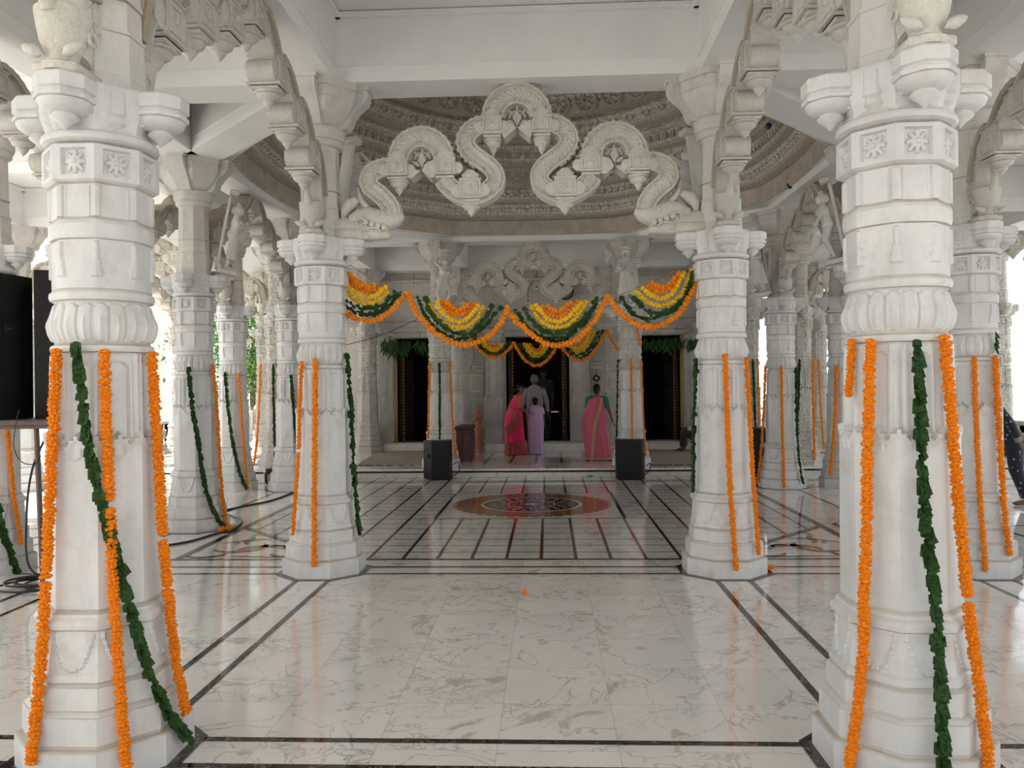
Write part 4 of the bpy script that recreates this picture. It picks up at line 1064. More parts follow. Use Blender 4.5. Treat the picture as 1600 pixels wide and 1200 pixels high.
# festoons
def festoon(strands,Y,label,sc,scale_r=1.0,group='festoons strung between the arch columns'):
    pts=[at(*sc(*p),Y=Y) for _,_,ps,_ in strands for p in ps]; c=sum(pts,Vector())/len(pts)
    e=empty('flower_festoon',tuple(c),label=label,cat='flower festoon')
    for i,(nm,kd,ps,r) in enumerate(strands):
        w=[at(*sc(*p),Y=Y+(.012 if i%2 else -.004))-c for p in ps]
        m={'orange_strand':'orange','yellow_strand':'yellow','leaf_strand':'leaf' if i%2 else 'leafmid'}[nm]
        free(w,kd,None,nm,r*scale_r,parent=e,mat=m)
    return e
z4=lambda x,y:(520+x/5.333,410+y/5.333)
z8=lambda x,y:(800+x/2.927,350+y/2.927)
FY=4.40
O,Yy,Lf='orange_strand','yellow_strand','leaf_strand'
festoon([(O,'m',[(88,400),(180,462),(280,490),(380,475),(480,410),(560,320),(620,262)],.0175),(Lf,'l',[(95,345),(170,400),(260,432),(370,420),(480,345),(556,250)],.021),(Lf,'l',[(90,295),(180,355),(250,380),(360,365),(440,330),(510,250)],.021),
 (Yy,'m',[(90,220),(160,290),(250,340),(340,335),(410,290),(460,250)],.0155),(Yy,'m',[(95,175),(190,250),(280,290),(360,270),(440,205)],.0155),(O,'m',[(112,120),(150,180),(220,225),(300,240),(390,212)],.0175),(O,'m',[(118,88),(170,130),(230,185),(300,205),(340,190)],.0175)],FY,'leftmost flower festoon, half hidden by the left arch column',z4)
festoon([(O,'m',[(622,262),(665,350),(720,450),(850,580),(950,650),(1080,685),(1180,670),(1300,610),(1400,500),(1463,372)],.0175),(Lf,'l',[(700,290),(770,440),(850,540),(950,610),(1060,642),(1150,625),(1250,545),(1330,450),(1392,385)],.021),(Lf,'l',[(770,300),(830,440),(920,530),(1050,595),(1150,590),(1240,510),(1320,372)],.024),
 (Yy,'m',[(800,320),(850,430),(930,510),(1020,545),(1100,540),(1190,480),(1255,370)],.0155),(Yy,'m',[(870,325),(920,420),(1000,480),(1080,490),(1150,440),(1208,358)],.0155),(O,'m',[(912,330),(960,400),(1050,440),(1120,410),(1178,348)],.017),(O,'m',[(962,335),(1010,390),(1060,395),(1118,350)],.017)],FY,'flower festoon left of the middle, second from the left in the front row',z4)
festoon([(O,'m',[(-18,405),(60,480),(130,535),(210,555),(290,530),(360,460),(405,395),(438,332)],.0175),(Lf,'l',[(15,395),(80,480),(150,520),(220,525),(300,480),(360,410),(388,352)],.021),(Lf,'l',[(55,390),(110,460),(170,495),(250,490),(320,440),(372,362)],.024),
 (Yy,'m',[(88,378),(140,450),(210,475),(270,450),(342,358)],.0155),(Yy,'m',[(112,372),(160,430),(210,445),(260,425),(316,360)],.0155),(O,'m',[(138,380),(180,420),(230,420),(300,358)],.016),(O,'m',[(165,375),(210,400),(265,358)],.015)],FY,'flower festoon right of the middle in the front row, directly above the two men',z8)
festoon([(O,'m',[(440,332),(480,390),(540,440),(610,470),(690,460),(770,400),(820,320),(856,240)],.0175),(Lf,'l',[(498,335),(540,400),(600,435),(690,415),(770,370),(848,225)],.021),(Lf,'l',[(540,325),(590,370),(650,408),(740,385),(800,310),(836,215)],.022),
 (Yy,'m',[(562,302),(620,355),(690,375),(760,340),(800,270),(822,208)],.0155),(Yy,'m',[(600,295),(650,332),(700,340),(745,300),(785,222)],.0155),(O,'m',[(625,285),(680,312),(740,278),(772,228)],.0165),(O,'m',[(645,272),(690,290),(735,262),(768,222)],.0165)],FY,'rightmost flower festoon tied to the right arch column',z8)
FY2=10.35
def small(x0,y0,x1,y1,xb,yb,label):
    def sw(k,nm,kd,r):
        ps=[]
        for i in range(7):
            t=i/6; x=x0+(x1-x0)*t; xx=xb+(x-xb)*k; y=(y0+(y1-y0)*t); sag=(yb-(y0+y1)/2)*(1-(2*t-1)**2)*k
            ps.append((xx,y+sag+(0 if k==1 else 2)))
        return (nm,kd,ps,r)
    festoon([sw(1,O,'m',.024),sw(.84,Lf,'l',.030),sw(.70,Lf,'l',.030),sw(.55,Yy,'m',.024),sw(.42,Yy,'m',.022),sw(.28,O,'m',.024)],FY2,label,lambda x,y:(x,y),1.0,'festoons in front of the central doorway')
small(735,528,803,536,768,558,'small festoon left of the central doorway behind the front row')
small(803,536,873,536,838,571,'small festoon hanging in front of the dark central doorway')
small(874,536,948,516,905,562,'small festoon right of the central doorway behind the front row')
free([at(949,517,Y=FY2),at(956,532,Y=FY2),at(967,547,Y=FY2)],'m','short marigold string continuing right of the small festoons','marigold_string',.022)
# strings carrying the festoons
def wire(pts,label,name='string',r=.0022,mat='thread',cat='string'):
    mb=MB().tube([tuple(p) for p in catmull([tuple(q) for q in pts],8)],r,6); o=mb.build(name,mat,org=tuple(pts[0])); return tag(o,label,cat)
wire([at(528,402,Y=FY),at(636,462,Y=FY),at(793,487,Y=FY),at(945,468,Y=FY),at(1098,405,Y=FY)],'thin string on which the front festoons hang')
wire([at(537,540,Y=4.55),at(600,522,Y=4.7),at(660,495,Y=4.4)],'dark wire running from the left arch column up to the second festoon','wire',.002,'rubber','wire')
wire([at(702,520,Y=FY2),at(735,528,Y=FY2),at(803,536,Y=FY2),at(874,536,Y=FY2),at(948,516,Y=FY2),at(966,512,Y=FY2)],'string of the small festoons at the central doorway')
# leaf bunches over the side doors
def bunch(px0,px1,py,lab,Y=11.28,n=26,L=.22):
    mb=MB(); rs_=np.random.RandomState(int(px0))
    for i in range(n):
        p=at(px0+(px1-px0)*rs_.rand(),py+rs_.rand()*6,Y=Y-.05*rs_.rand()); l=L*(.55+.6*rs_.rand()); a=rs_.randn()*.18; w=.016
        d=Vector((math.sin(a),-.05,-1)).normalized(); s=Vector((1,rs_.randn()*.4,0)).normalized()
        for k in range(3):
            q=p+d*l*.2*k+s*rs_.randn()*.02; e=q+d*l*.6+s*rs_.randn()*.05
            mb.add([q,(q+e)/2+s*w,e,(q+e)/2-s*w,(q+e)/2+Vector((0,-.006,0))],[(0,1,4),(1,2,4),(2,3,4),(3,0,4)])
    tag(mb.build('leaf_bunch','leaf',smooth=0,org=tuple(at(px0,py,Y=Y))),lab,'leaf bunch')
bunch(598,617,526,'bunch of long leaves at the left corner of the left side doorway',11.2,20,.30)
bunch(619,690,530,'row of hanging leaves across the top of the left side doorway',11.42,46,.22)
bunch(1002,1066,526,'row of hanging leaves across the top of the right side doorway',11.42,46,.22)
bunch(1074,1096,526,'bunch of long leaves at the right corner of the right side doorway',11.2,22,.22)
# ------------------------------------------------------------------ figures: one continuous skin grown from tapered limbs
def capsule(mb,p0,r0,p1,r1,n=12):
    p0=Vector(p0);p1=Vector(p1); d=p1-p0; L=d.length
    if L<1e-5: d=Vector((0,0,1)); p1=p0+d*.001
    d.normalize(); u=d.orthogonal().normalized(); w=d.cross(u); rs=[]
    for a in (-80,-50,-20): rs.append((p0+d*r0*math.sin(R(a)),r0*math.cos(R(a))))
    rs.append((p0,r0)); rs.append((p1,r1))
    for a in (20,50,80): rs.append((p1+d*r1*math.sin(R(a)),r1*math.cos(R(a))))
    mb.rings([[tuple(c+(u*math.cos(2*PI*k/n)+w*math.sin(2*PI*k/n))*r) for k in range(n)] for c,r in rs])
def flesh(caps,vox,name,mat,smooth_it=4,extra=None):
    mb=MB()
    for c in caps: capsule(mb,*c)
    if extra: extra(mb)
    me=mb.mesh(name+'_src',mat,0,1); ob=bpy.data.objects.new('tmp',me); SC.collection.objects.link(ob)
    m=ob.modifiers.new('r','REMESH'); m.mode='VOXEL'; m.voxel_size=vox; m.use_smooth_shade=True
    if smooth_it: s=ob.modifiers.new('s','SMOOTH'); s.factor=.5; s.iterations=smooth_it
    dg=bpy.context.evaluated_depsgraph_get(); dg.update(); out=bpy.data.meshes.new_from_object(ob.evaluated_get(dg)); out.name=name
    bpy.data.objects.remove(ob); bpy.data.meshes.remove(me)
    if not out.materials: out.materials.append(MT[mat])
    out.polygons.foreach_set('use_smooth',[True]*len(out.polygons)); return out
def hand(w,d,side,up=Vector((0,-1,0)),k=1.0,curl=.35):
    """w wrist, d pointing direction, side = direction of the thumb"""
    w=Vector(w); d=Vector(d).normalized(); s=Vector(side); s=(s-d*s.dot(d)).normalized(); n=d.cross(s); c=[]
    for j,o in enumerate((-.027,-.009,.009,.027)): c.append((w+s*o*.6*k,.014*k,w+d*.075*k+s*o*k,.012*k))
    for j,(o,L) in enumerate(((.028,.062),(.010,.072),(-.009,.066),(-.027,.052))):
        a=w+d*.078*k+s*o*k; b=a+(d*math.cos(curl)+n*math.sin(curl))*L*.5*k; e=b+(d*math.cos(curl*2.4)+n*math.sin(curl*2.4))*L*.5*k
        c+= [(a,.0092*k,b,.0086*k),(b,.0086*k,e,.0072*k)]
    a=w+d*.02*k+s*.025*k; b=a+(d*.6+s*.8).normalized()*.035*k; c+=[(a,.012*k,b,.010*k),(b,.010*k,b+(d*.9+s*.25).normalized()*.03*k,.0085*k)]
    return c
def figure(k,J,woman=True,handk=1.0):
    """J: joints in metres for a 1.67 m body, k scales it"""
    D=dict(pel=(0,0,.92),wai=(0,0,1.08),che=(0,0,1.25),nek=(0,-.005,1.40),hed=(0,.02,1.55),face=(0,1,0),
        sl=(-.165,0,1.36),el=(-.21,-.02,1.08),wl=(-.22,.05,.84),sr=(.165,0,1.36),er=(.21,-.02,1.08),wr=(.22,.05,.84),
        hl=(-.085,0,.88),kl=(-.095,.03,.48),al=(-.09,-.02,.085),hr=(.085,0,.88),kr=(.095,.03,.48),ar=(.09,-.02,.085),tl=(-.10,.13,.03),tr=(.10,.13,.03),
        dl=None,dr=None)
    D.update(J); V={a:(Vector(b) if b is not None and a not in('face',) else b) for a,b in D.items()}
    f=Vector(D['face']).normalized(); sd=f.cross(Vector((0,0,1))).normalized(); up=sd.cross(f)
    c=[]
    lat=(V['sr']-V['sl']).normalized()
    pel,wai,che,nek,hed=V['pel'],V['wai'],V['che'],V['nek'],V['hed']
    for o in(-.06,.06): c.append((pel+lat*o*(1.1),.115 if woman else .10,wai+lat*o*.7,.085 if woman else .09)); c.append((wai+lat*o*.7,.088,che+lat*o*1.1,.10 if woman else .105)); c.append((che+lat*o*1.1,.10,nek-Vector((0,0,.05))+lat*o*1.3,.05))
    c.append((V['sl'],.052,V['sr'],.052)); c.append((nek-Vector((0,0,.04)),.052,hed-up*.05,.046))
    # head: skull, jaw, brow, nose, lips, chin, ears
    c+= [(hed+up*.035-f*.012,.086,hed-f*.005,.080),(hed-f*.02,.078,hed-up*.05+f*.03,.052),(hed-up*.045+f*.035,.045,hed-up*.072+f*.05,.026),
        (hed+up*.018+f*.066+sd*.03,.014,hed+up*.018+f*.066-sd*.03,.014),(hed+up*.01+f*.078,.009,hed-up*.022+f*.096,.013),
        (hed-up*.045+f*.074-sd*.014,.009,hed-up*.045+f*.074+sd*.014,.009)]
    for q in(-1,1): c.append((hed+sd*q*.082+up*.012-f*.01,.014,hed+sd*q*.080-up*.022-f*.008,.010)); c.append((hed+sd*q*.035-up*.02+f*.045,.028,hed+sd*q*.03-up*.035+f*.045,.022))
    for s_,e_,w_,dn,sg in(('sl','el','wl','dl',-1),('sr','er','wr','dr',1)):
        c.append((V[s_],.050,V[e_],.037)); c.append((V[e_],.037,V[w_],.024))
        d=V[dn] if V[dn] is not None else (V[w_]-V[e_]); c+=hand(V[w_],d,(0,1,0) if abs(Vector(d).normalized().y)<.8 else (-sg,0,0),k=handk)
    for h_,k_,a_,t_ in(('hl','kl','al','tl'),('hr','kr','ar','tr')):
        c.append((V[h_],.085,V[k_],.055)); c.append((V[k_],.054,V[a_],.035)); c.append((V[a_]-Vector((0,0,.03)),.036,V[t_],.028))
        ft=(V[t_]-V[a_]); ft.z=0; ft.normalize(); sdd=Vector((-ft.y,ft.x,0))
        for j in range(5): c.append((V[t_]+sdd*(j-2)*.014,.012,V[t_]+sdd*(j-2)*.016+ft*.028,.010))
    return [(Vector(a)*k,r0*k,Vector(b)*k,r1*k) for a,r0,b,r1 in c],{a:(b*k if isinstance(b,Vector) else b) for a,b in V.items()},(hed*k,f,sd,up)
def loftm(name,rings_,mat,parent,folds=0,amp=.01,n=72,ph=0,scale=1,fpow=1.5,seed=0,thick=True):
    """cloth tube: rings (z,cx,cy,rx,ry) in metres, folds deepen towards the hem"""
    zs=[r[0] for r in rings_]; zmin,zmax=min(zs),max(zs); Z=[]; m=26
    A_=np.array(rings_,float); o=np.argsort(A_[:,0]); A_=A_[o]
    rs=[]; rn=np.random.RandomState(seed); p1=rn.rand()*6
    for i in range(m+1):
        z=zmin+(zmax-zmin)*i/m; cx,cy,rx,ry=[np.interp(z,A_[:,0],A_[:,j]) for j in(1,2,3,4)]; w=((zmax-z)/(zmax-zmin))**fpow
        ring=[]
        for k in range(n):
            a=2*PI*k/n; f=1+ (amp/max(rx,.01))*w*(math.sin(folds*a+ph+2.2*z)+.5*math.sin(folds*1.7*a+p1-1.5*z))
            ring.append((cx+rx*f*math.cos(a),cy+ry*f*math.sin(a),z))
        rs.append(ring)
    mb=MB().rings(rs); return mb.build(name,mat,parent,smooth=60,scale=1),(lambda z,a:Vector((np.interp(z,A_[:,0],A_[:,1])+np.interp(z,A_[:,0],A_[:,3])*math.cos(a),np.interp(z,A_[:,0],A_[:,2])+np.interp(z,A_[:,0],A_[:,4])*math.sin(a),z)))
def band(name,fn,path,w,mat,parent,off=.012):
    """cloth border lying on a lofted surface along path of (z, angle)"""
    P_=resample([np.array(p,float) for p in catmull(path,6)],.04); rs=[]
    for i,p in enumerate(P_):
        q=fn(p[0],p[1]); a=fn(*P_[max(i-1,0)]); b=fn(*P_[min(i+1,len(P_)-1)]); d=(b-a).normalized(); c=fn(p[0],p[1]+.01)-fn(p[0],p[1]-.01); c.normalize()
        nrm=c.cross(Vector((0,0,1))).normalized(); s=d.cross(nrm).normalized(); q=q+nrm*off
        rs.append([tuple(q-s*w/2),tuple(q+nrm*.006),tuple(q+s*w/2),tuple(q-nrm*.012)])
    MB().rings(rs).build(name,mat,parent,smooth=50,scale=1)
def tubem(name,pts,r,mat,parent,n=16): return MB().tube(pts,r,n).build(name,mat,parent,smooth=60,scale=1)
def person(loc,rz,k,J,label,skin='skin',woman=True,vox=.0075):
    e=empty('person',loc,rz,label=label,cat='person'); caps,V,H=figure(k,J,woman)
    me=flesh(caps,vox,'body',skin,3); put('body',me,e)
    hed,f,sd,up=H
    for q in(-1,1):
        mb=MB(); c=hed+sd*q*.031*k+up*.002*k+f*.071*k; mb.lathe([(.001,-.009*k),(.008*k,-.005*k),(.010*k,0),(.008*k,.005*k),(.001,.009*k)],10,tuple(c)); mb.build('eye','white',e,smooth=60,scale=1)
    return e,V,H
def hairdo(e,H,k,mat,bun=True,short=False):
    hed,f,sd,up=H; caps=[(hed+up*.055*k-f*.02*k,.084*k,hed+up*.02*k-f*.035*k,.080*k),(hed+up*.045*k+f*.02*k,.076*k,hed+up*.03*k-f*.03*k,.080*k)]
    if not short: caps.append((hed-f*.045*k+up*.0*k,.068*k,hed-f*.05*k-up*.045*k,.055*k))
    if bun: caps.append((hed-f*.115*k-up*.03*k,.05*k,hed-f*.12*k-up*.055*k,.045*k))
    me=flesh(caps,.009,'hair',mat,1); put('hair',me,e)
# woman in dusty pink sari
k=.87
e,V,H=person((at(932,716,Z=PT).x,9.72,PT),R(-6),k,dict(er=(.27,-.05,1.08),wr=(.34,.02,.85),el=(-.24,.0,1.10),wl=(-.25,.08,.88),face=(.2,1,0)),'woman seen from behind in a dusty pink sari with tan border and teal blouse','skin')
hairdo(e,H,k,'hair')
_,fn=loftm('sari',[(.015,.02,.0,.25,.20),(.10,.02,0,.245,.19),(.35,-.01,0,.245,.18),(.60,-.045,0,.25,.175),(.78,-.05,0,.24,.165),(.92,-.04,0,.205,.15),(1.04,-.03,0,.185,.13),(1.12,-.02,0,.17,.115),(1.18,.0,0,.14,.09),(1.215,.02,0,.08,.07)],'pinkcloth',e,11,.016,seed=1)
band('tan_border',fn,[(1.19,R(-52)),(1.0,R(-62)),(.75,R(-82)),(.45,R(-98)),(.15,R(-112)),(.03,R(-118))],.055,'tancloth',e)
for q in range(7): band('pleat',fn,[(1.0-.02*q,R(-120-9*q)),(.6,R(-128-8*q)),(.2,R(-126-7*q)),(.04,R(-126-7*q))],.02,'pinkcloth',e,.005)
band('hem_border',fn,[(.035,R(-175)),(.03,R(-90)),(.035,R(-5))],.03,'tancloth',e,.016)
tubem('sleeve',[V['sl']+Vector((.03,0,.01)),V['sl']+Vector((-.03,0,-.01)),V['sl'].lerp(V['el'],.5),V['sl'].lerp(V['el'],.8)],[.05,.062,.056,.052],'teal',e)
tubem('sleeve',[V['sr']+Vector((-.03,0,.01)),V['sr']+Vector((.02,0,-.01)),V['sr'].lerp(V['er'],.45),V['sr'].lerp(V['er'],.7)],[.05,.060,.054,.050],'teal',e)
MB().lathe([(.034,-.008),(.036,0),(.034,.008)],14,tuple(V['wr']+Vector((-.005,0,.03)))).build('bangle','gold',e,scale=1)
# woman in magenta silk sari, in profile
k=.90
e,V,H=person((at(806,708,Z=PT).x,10.55,PT),R(-82),k,dict(che=(0,.05,1.24),nek=(0,.09,1.38),hed=(0,.14,1.52),sl=(-.15,.07,1.34),sr=(.15,.07,1.34),er=(.18,.12,1.08),wr=(.12,.32,.98),el=(-.18,.12,1.08),wl=(-.10,.32,.95),face=(.05,1,-.15)),'woman in profile wearing a bright magenta silk sari with gold brocade border','skin')
hairdo(e,H,k,'hair')
_,fn=loftm('sari',[(.015,0,.02,.19,.24),(.10,0,.02,.18,.23),(.35,0,.0,.175,.20),(.60,0,-.02,.175,.20),(.78,0,-.02,.18,.19),(.92,0,0,.17,.16),(1.04,0,.03,.165,.14),(1.14,0,.06,.165,.12),(1.21,0,.075,.15,.09),(1.25,0,.08,.09,.07)],'magenta',e,13,.014,seed=2)
band('gold_border',fn,[(1.2,R(-160)),(1.05,R(-100)),(.98,R(-70)),(.9,R(-20)),(.75,R(10))],.09,'goldcloth',e)
band('gold_drape',fn,[(.78,R(40)),(.68,R(5)),(.55,R(-30)),(.48,R(-60))],.17,'bronze',e)
for q in range(8): band('pleat',fn,[(.85,R(75-8*q)),(.4,R(70-10*q)),(.03,R(70-13*q))],.016,'magenta',e,.004)
_,f2=loftm('brocade_hem',[(.012,0,.02,.198,.248),(.10,0,.02,.190,.24),(.27,0,.006,.186,.214)],'bronze',e,13,.004,seed=2,fpow=.2)
for a,b in(('sl','el'),('sr','er')): tubem('sleeve',[V[a]+Vector((0,0,.02)),V[a].lerp(V[b],.3),V[a].lerp(V[b],.7),V[a].lerp(V[b],.95)],[.055,.06,.056,.052],'magenta' if a=='sl' else 'goldcloth',e)
# small elderly woman in lilac
k=.74
e,V,H=person((at(838,706,Z=PT).x,10.62,PT),R(4),k,dict(che=(0,.06,1.22),nek=(0,.11,1.36),hed=(0,.17,1.47),sl=(-.16,.07,1.31),sr=(.16,.07,1.31),el=(-.22,.05,1.05),wl=(-.24,.12,.86),er=(.22,.05,1.05),wr=(.25,.1,.84),face=(0,1,-.2)),'short elderly woman seen from behind in a pale lilac sari','skin')
hairdo(e,H,k,'hair')
_,fn=loftm('sari',[(.015,0,.0,.165,.15),(.10,0,0,.165,.15),(.35,0,0,.16,.14),(.60,0,0,.17,.14),(.72,0,.01,.165,.13),(.82,0,.03,.155,.12),(.92,0,.05,.16,.11),(.98,0,.06,.15,.09),(1.02,0,.075,.09,.06)],'lilac',e,12,.010,seed=3)
band('sari_edge',fn,[(1.0,R(-150)),(.85,R(-120)),(.7,R(-80)),(.6,R(-30))],.03,'lilac',e,.012)
for q in range(5): band('pleat',fn,[(.8,R(-60-15*q)),(.4,R(-65-14*q)),(.04,R(-60-16*q))],.014,'lilac',e,.004)
for a,b in(('sl','el'),('sr','er')): tubem('sleeve',[V[a]+Vector((0,0,.01)),V[a].lerp(V[b],.35),V[a].lerp(V[b],.75)],[.045,.055,.052],'lilac',e)
# man in grey shirt
k=1.0
e,V,H=person((at(836,690,Y=10.98).x,10.98,PT),R(3),k,dict(el=(-.25,-.02,1.10),wl=(-.27,.04,.86),er=(.25,-.02,1.10),wr=(.28,.03,.86),hed=(.0,.03,1.55)),'man with grey hair seen from behind in a grey striped shirt','skin2',False)
hairdo(e,H,k,'greyhair',False,True)
loftm('shirt',[(.70,0,0,.19,.15),(.85,0,0,.185,.15),(1.0,0,0,.185,.14),(1.2,0,0,.20,.135),(1.32,0,0,.20,.12),(1.39,0,0,.16,.09),(1.44,0,0,.07,.065)],'greyshirt',e,9,.010,seed=4)
loftm('trousers',[(.06,0,0,.17,.10),(.4,0,0,.175,.12),(.75,0,0,.18,.14)],'darkcloth',e,4,.01,seed=5)
for a,b,c in(('sl','el','wl'),('sr','er','wr')): tubem('sleeve',[V[a]+Vector((0,0,.0)),V[a].lerp(V[b],.4),V[b],V[b].lerp(V[c],.5),V[b].lerp(V[c],.92)],[.068,.066,.058,.05,.042],'greyshirt',e)
tubem('collar',[(0,.0,1.42),(0,.0,1.455)],[.068,.060],'greyshirt',e)
# second man, further inside
e,V,H=person((at(850,690,Y=11.85).x,11.85,DZ),R(170),1.0,dict(),'dim figure in dark clothes standing just inside the central doorway','skin2',False)
hairdo(e,H,1.0,'hair',False,True)
loftm('shirt',[(.70,0,0,.19,.15),(1.0,0,0,.185,.14),(1.25,0,0,.20,.13),(1.38,0,0,.16,.09),(1.43,0,0,.07,.065)],'darkcloth',e,8,.01)
loftm('trousers',[(.05,0,0,.16,.10),(.4,0,0,.165,.12),(.75,0,0,.17,.14)],'darkcloth',e,4,.01)
for a,b,c in(('sl','el','wl'),('sr','er','wr')): tubem('sleeve',[V[a],V[a].lerp(V[b],.5),V[b]],[.066,.062,.055],'darkcloth',e)
# person sitting on the step by the right side door
x=at(1098,690,Y=11.05).x
e,V,H=person((x-.04,10.82,PT),R(80),.98,dict(pel=(0,-.05,.30),wai=(0,-.03,.46),che=(0,.02,.62),nek=(0,.04,.78),hed=(0,.06,.92),sl=(-.165,.03,.74),sr=(.165,.03,.74),el=(-.22,.16,.52),wl=(-.12,.36,.50),er=(.22,.16,.52),wr=(.12,.36,.50),
   hl=(-.09,0,.24),kl=(-.13,.40,.42),al=(-.13,.44,.06),tl=(-.13,.56,.03),hr=(.09,0,.24),kr=(.13,.40,.40),ar=(.13,.40,.06),tr=(.13,.52,.03)),'person in dark trousers and white shirt sitting by the right side door','skin2',False)
hairdo(e,H,.98,'hair',False,True)
loftm('shirt',[(.22,0,-.04,.19,.16),(.45,0,-.03,.18,.14),(.62,0,.02,.20,.13),(.74,0,.035,.17,.10),(.80,0,.04,.07,.065)],'white',e,7,.008)
for a,b,c in(('hl','kl','al'),('hr','kr','ar')): tubem('trouser_leg',[V[a],V[a].lerp(V[b],.5),V[b]*1.0,V[b].lerp(V[c],.5),V[b].lerp(V[c],.85)],[.11,.095,.082,.07,.062],'darkcloth',e)
for a,b,c in(('sl','el','wl'),('sr','er','wr')): tubem('sleeve',[V[a],V[a].lerp(V[b],.5),V[b],V[b].lerp(V[c],.7)],[.066,.062,.055,.045],'white',e)
# person in dark floral suit walking off at the right
e,V,H=person((3.72,6.62,0),R(82),.98,dict(pel=(0,.06,.90),wai=(0,.13,1.04),che=(0,.24,1.18),nek=(0,.34,1.28),hed=(0,.44,1.38),sl=(-.16,.27,1.27),sr=(.16,.27,1.27),el=(-.20,.12,1.04),wl=(-.18,.02,.80),er=(.2,.36,1.0),wr=(.2,.42,.78),
   hl=(-.085,.05,.86),kl=(-.09,.03,.46),al=(-.09,-.10,.08),tl=(-.09,.04,.03),hr=(.085,.06,.86),kr=(.09,.30,.48),ar=(.09,.36,.09),tr=(.09,.50,.03),face=(0,1,-.2)),'stooping person in navy floral clothes walking left at the right edge','skin',False)
hairdo(e,H,.98,'hair')
rg=[(.78,0,.06,.17,.15),(.92,0,.08,.17,.145),(1.04,0,.13,.17,.135),(1.14,0,.21,.185,.135),(1.22,0,.26,.18,.12),(1.28,0,.30,.14,.09),(1.31,0,.32,.07,.065)]
loftm('tunic',rg,'floral',e,8,.008)
for a,b,c in(('hl','kl','al'),('hr','kr','ar')): tubem('trouser_leg',[V[a],V[a].lerp(V[b],.5),V[b],V[b].lerp(V[c],.5),V[b].lerp(V[c],.9)],[.115,.10,.085,.075,.07],'floral',e)
for a,b,c in(('sl','el','wl'),('sr','er','wr')):
    tubem('sleeve',[V[a],V[a].lerp(V[b],.5),V[b],V[b].lerp(V[c],.6)],[.068,.064,.058,.05],'floral',e); tubem('cuff',[V[b].lerp(V[c],.58),V[b].lerp(V[c],.85)],[.048,.044],'greyshirt',e)
# person with a plastic bag between the right columns
p=at(1312,712,Z=PT); 
e,V,H=person((p.x,9.7,PT),R(20),.95,dict(el=(-.24,-.02,1.10),wl=(-.30,-.02,.88)),'person in maroon clothes carrying a white plastic bag between the right hand columns','skin2',True)
hairdo(e,H,.95,'hair')
loftm('tunic',[(.12,0,0,.21,.17),(.5,0,0,.20,.16),(.9,0,0,.18,.14),(1.15,0,0,.18,.13),(1.28,0,0,.15,.10),(1.34,0,0,.07,.065)],'maroon',e,9,.012)
tubem('sleeve',[V['sr'],V['sr'].lerp(V['er'],.8)],[.062,.052],'maroon',e); tubem('sleeve',[V['sl'],V['sl'].lerp(V['el'],.8)],[.062,.052],'maroon',e)
w=e.matrix_world if 0 else (Matrix.Translation(Vector((p.x,9.7,PT))*U)@Matrix.Rotation(R(20),4,'Z')); q=w@(V['wl']+Vector((-.01,0,-.10)))
mb=MB(); mb.lathe([(.02,.0),(.05,-.06),(.10,-.14),(.115,-.26),(.10,-.36),(.04,-.39)],20); 
for v in range(len(mb.v)): x,y,z=mb.v[v]; mb.v[v]=(x*(1+.12*math.sin(5*math.atan2(y,x)+z*20)),y*.7,z)
o=mb.build('plastic_bag','plastic',smooth=60,scale=1,loc=q); mb2=MB().tube([(-.03,0,-.01),(-.02,0,.05),(.02,0,.05),(.03,0,-.01)],.006,6).build('bag_handle','plastic',o,scale=1)
tag(o,'white plastic bag hanging from the maroon clad person\'s hand','bag')
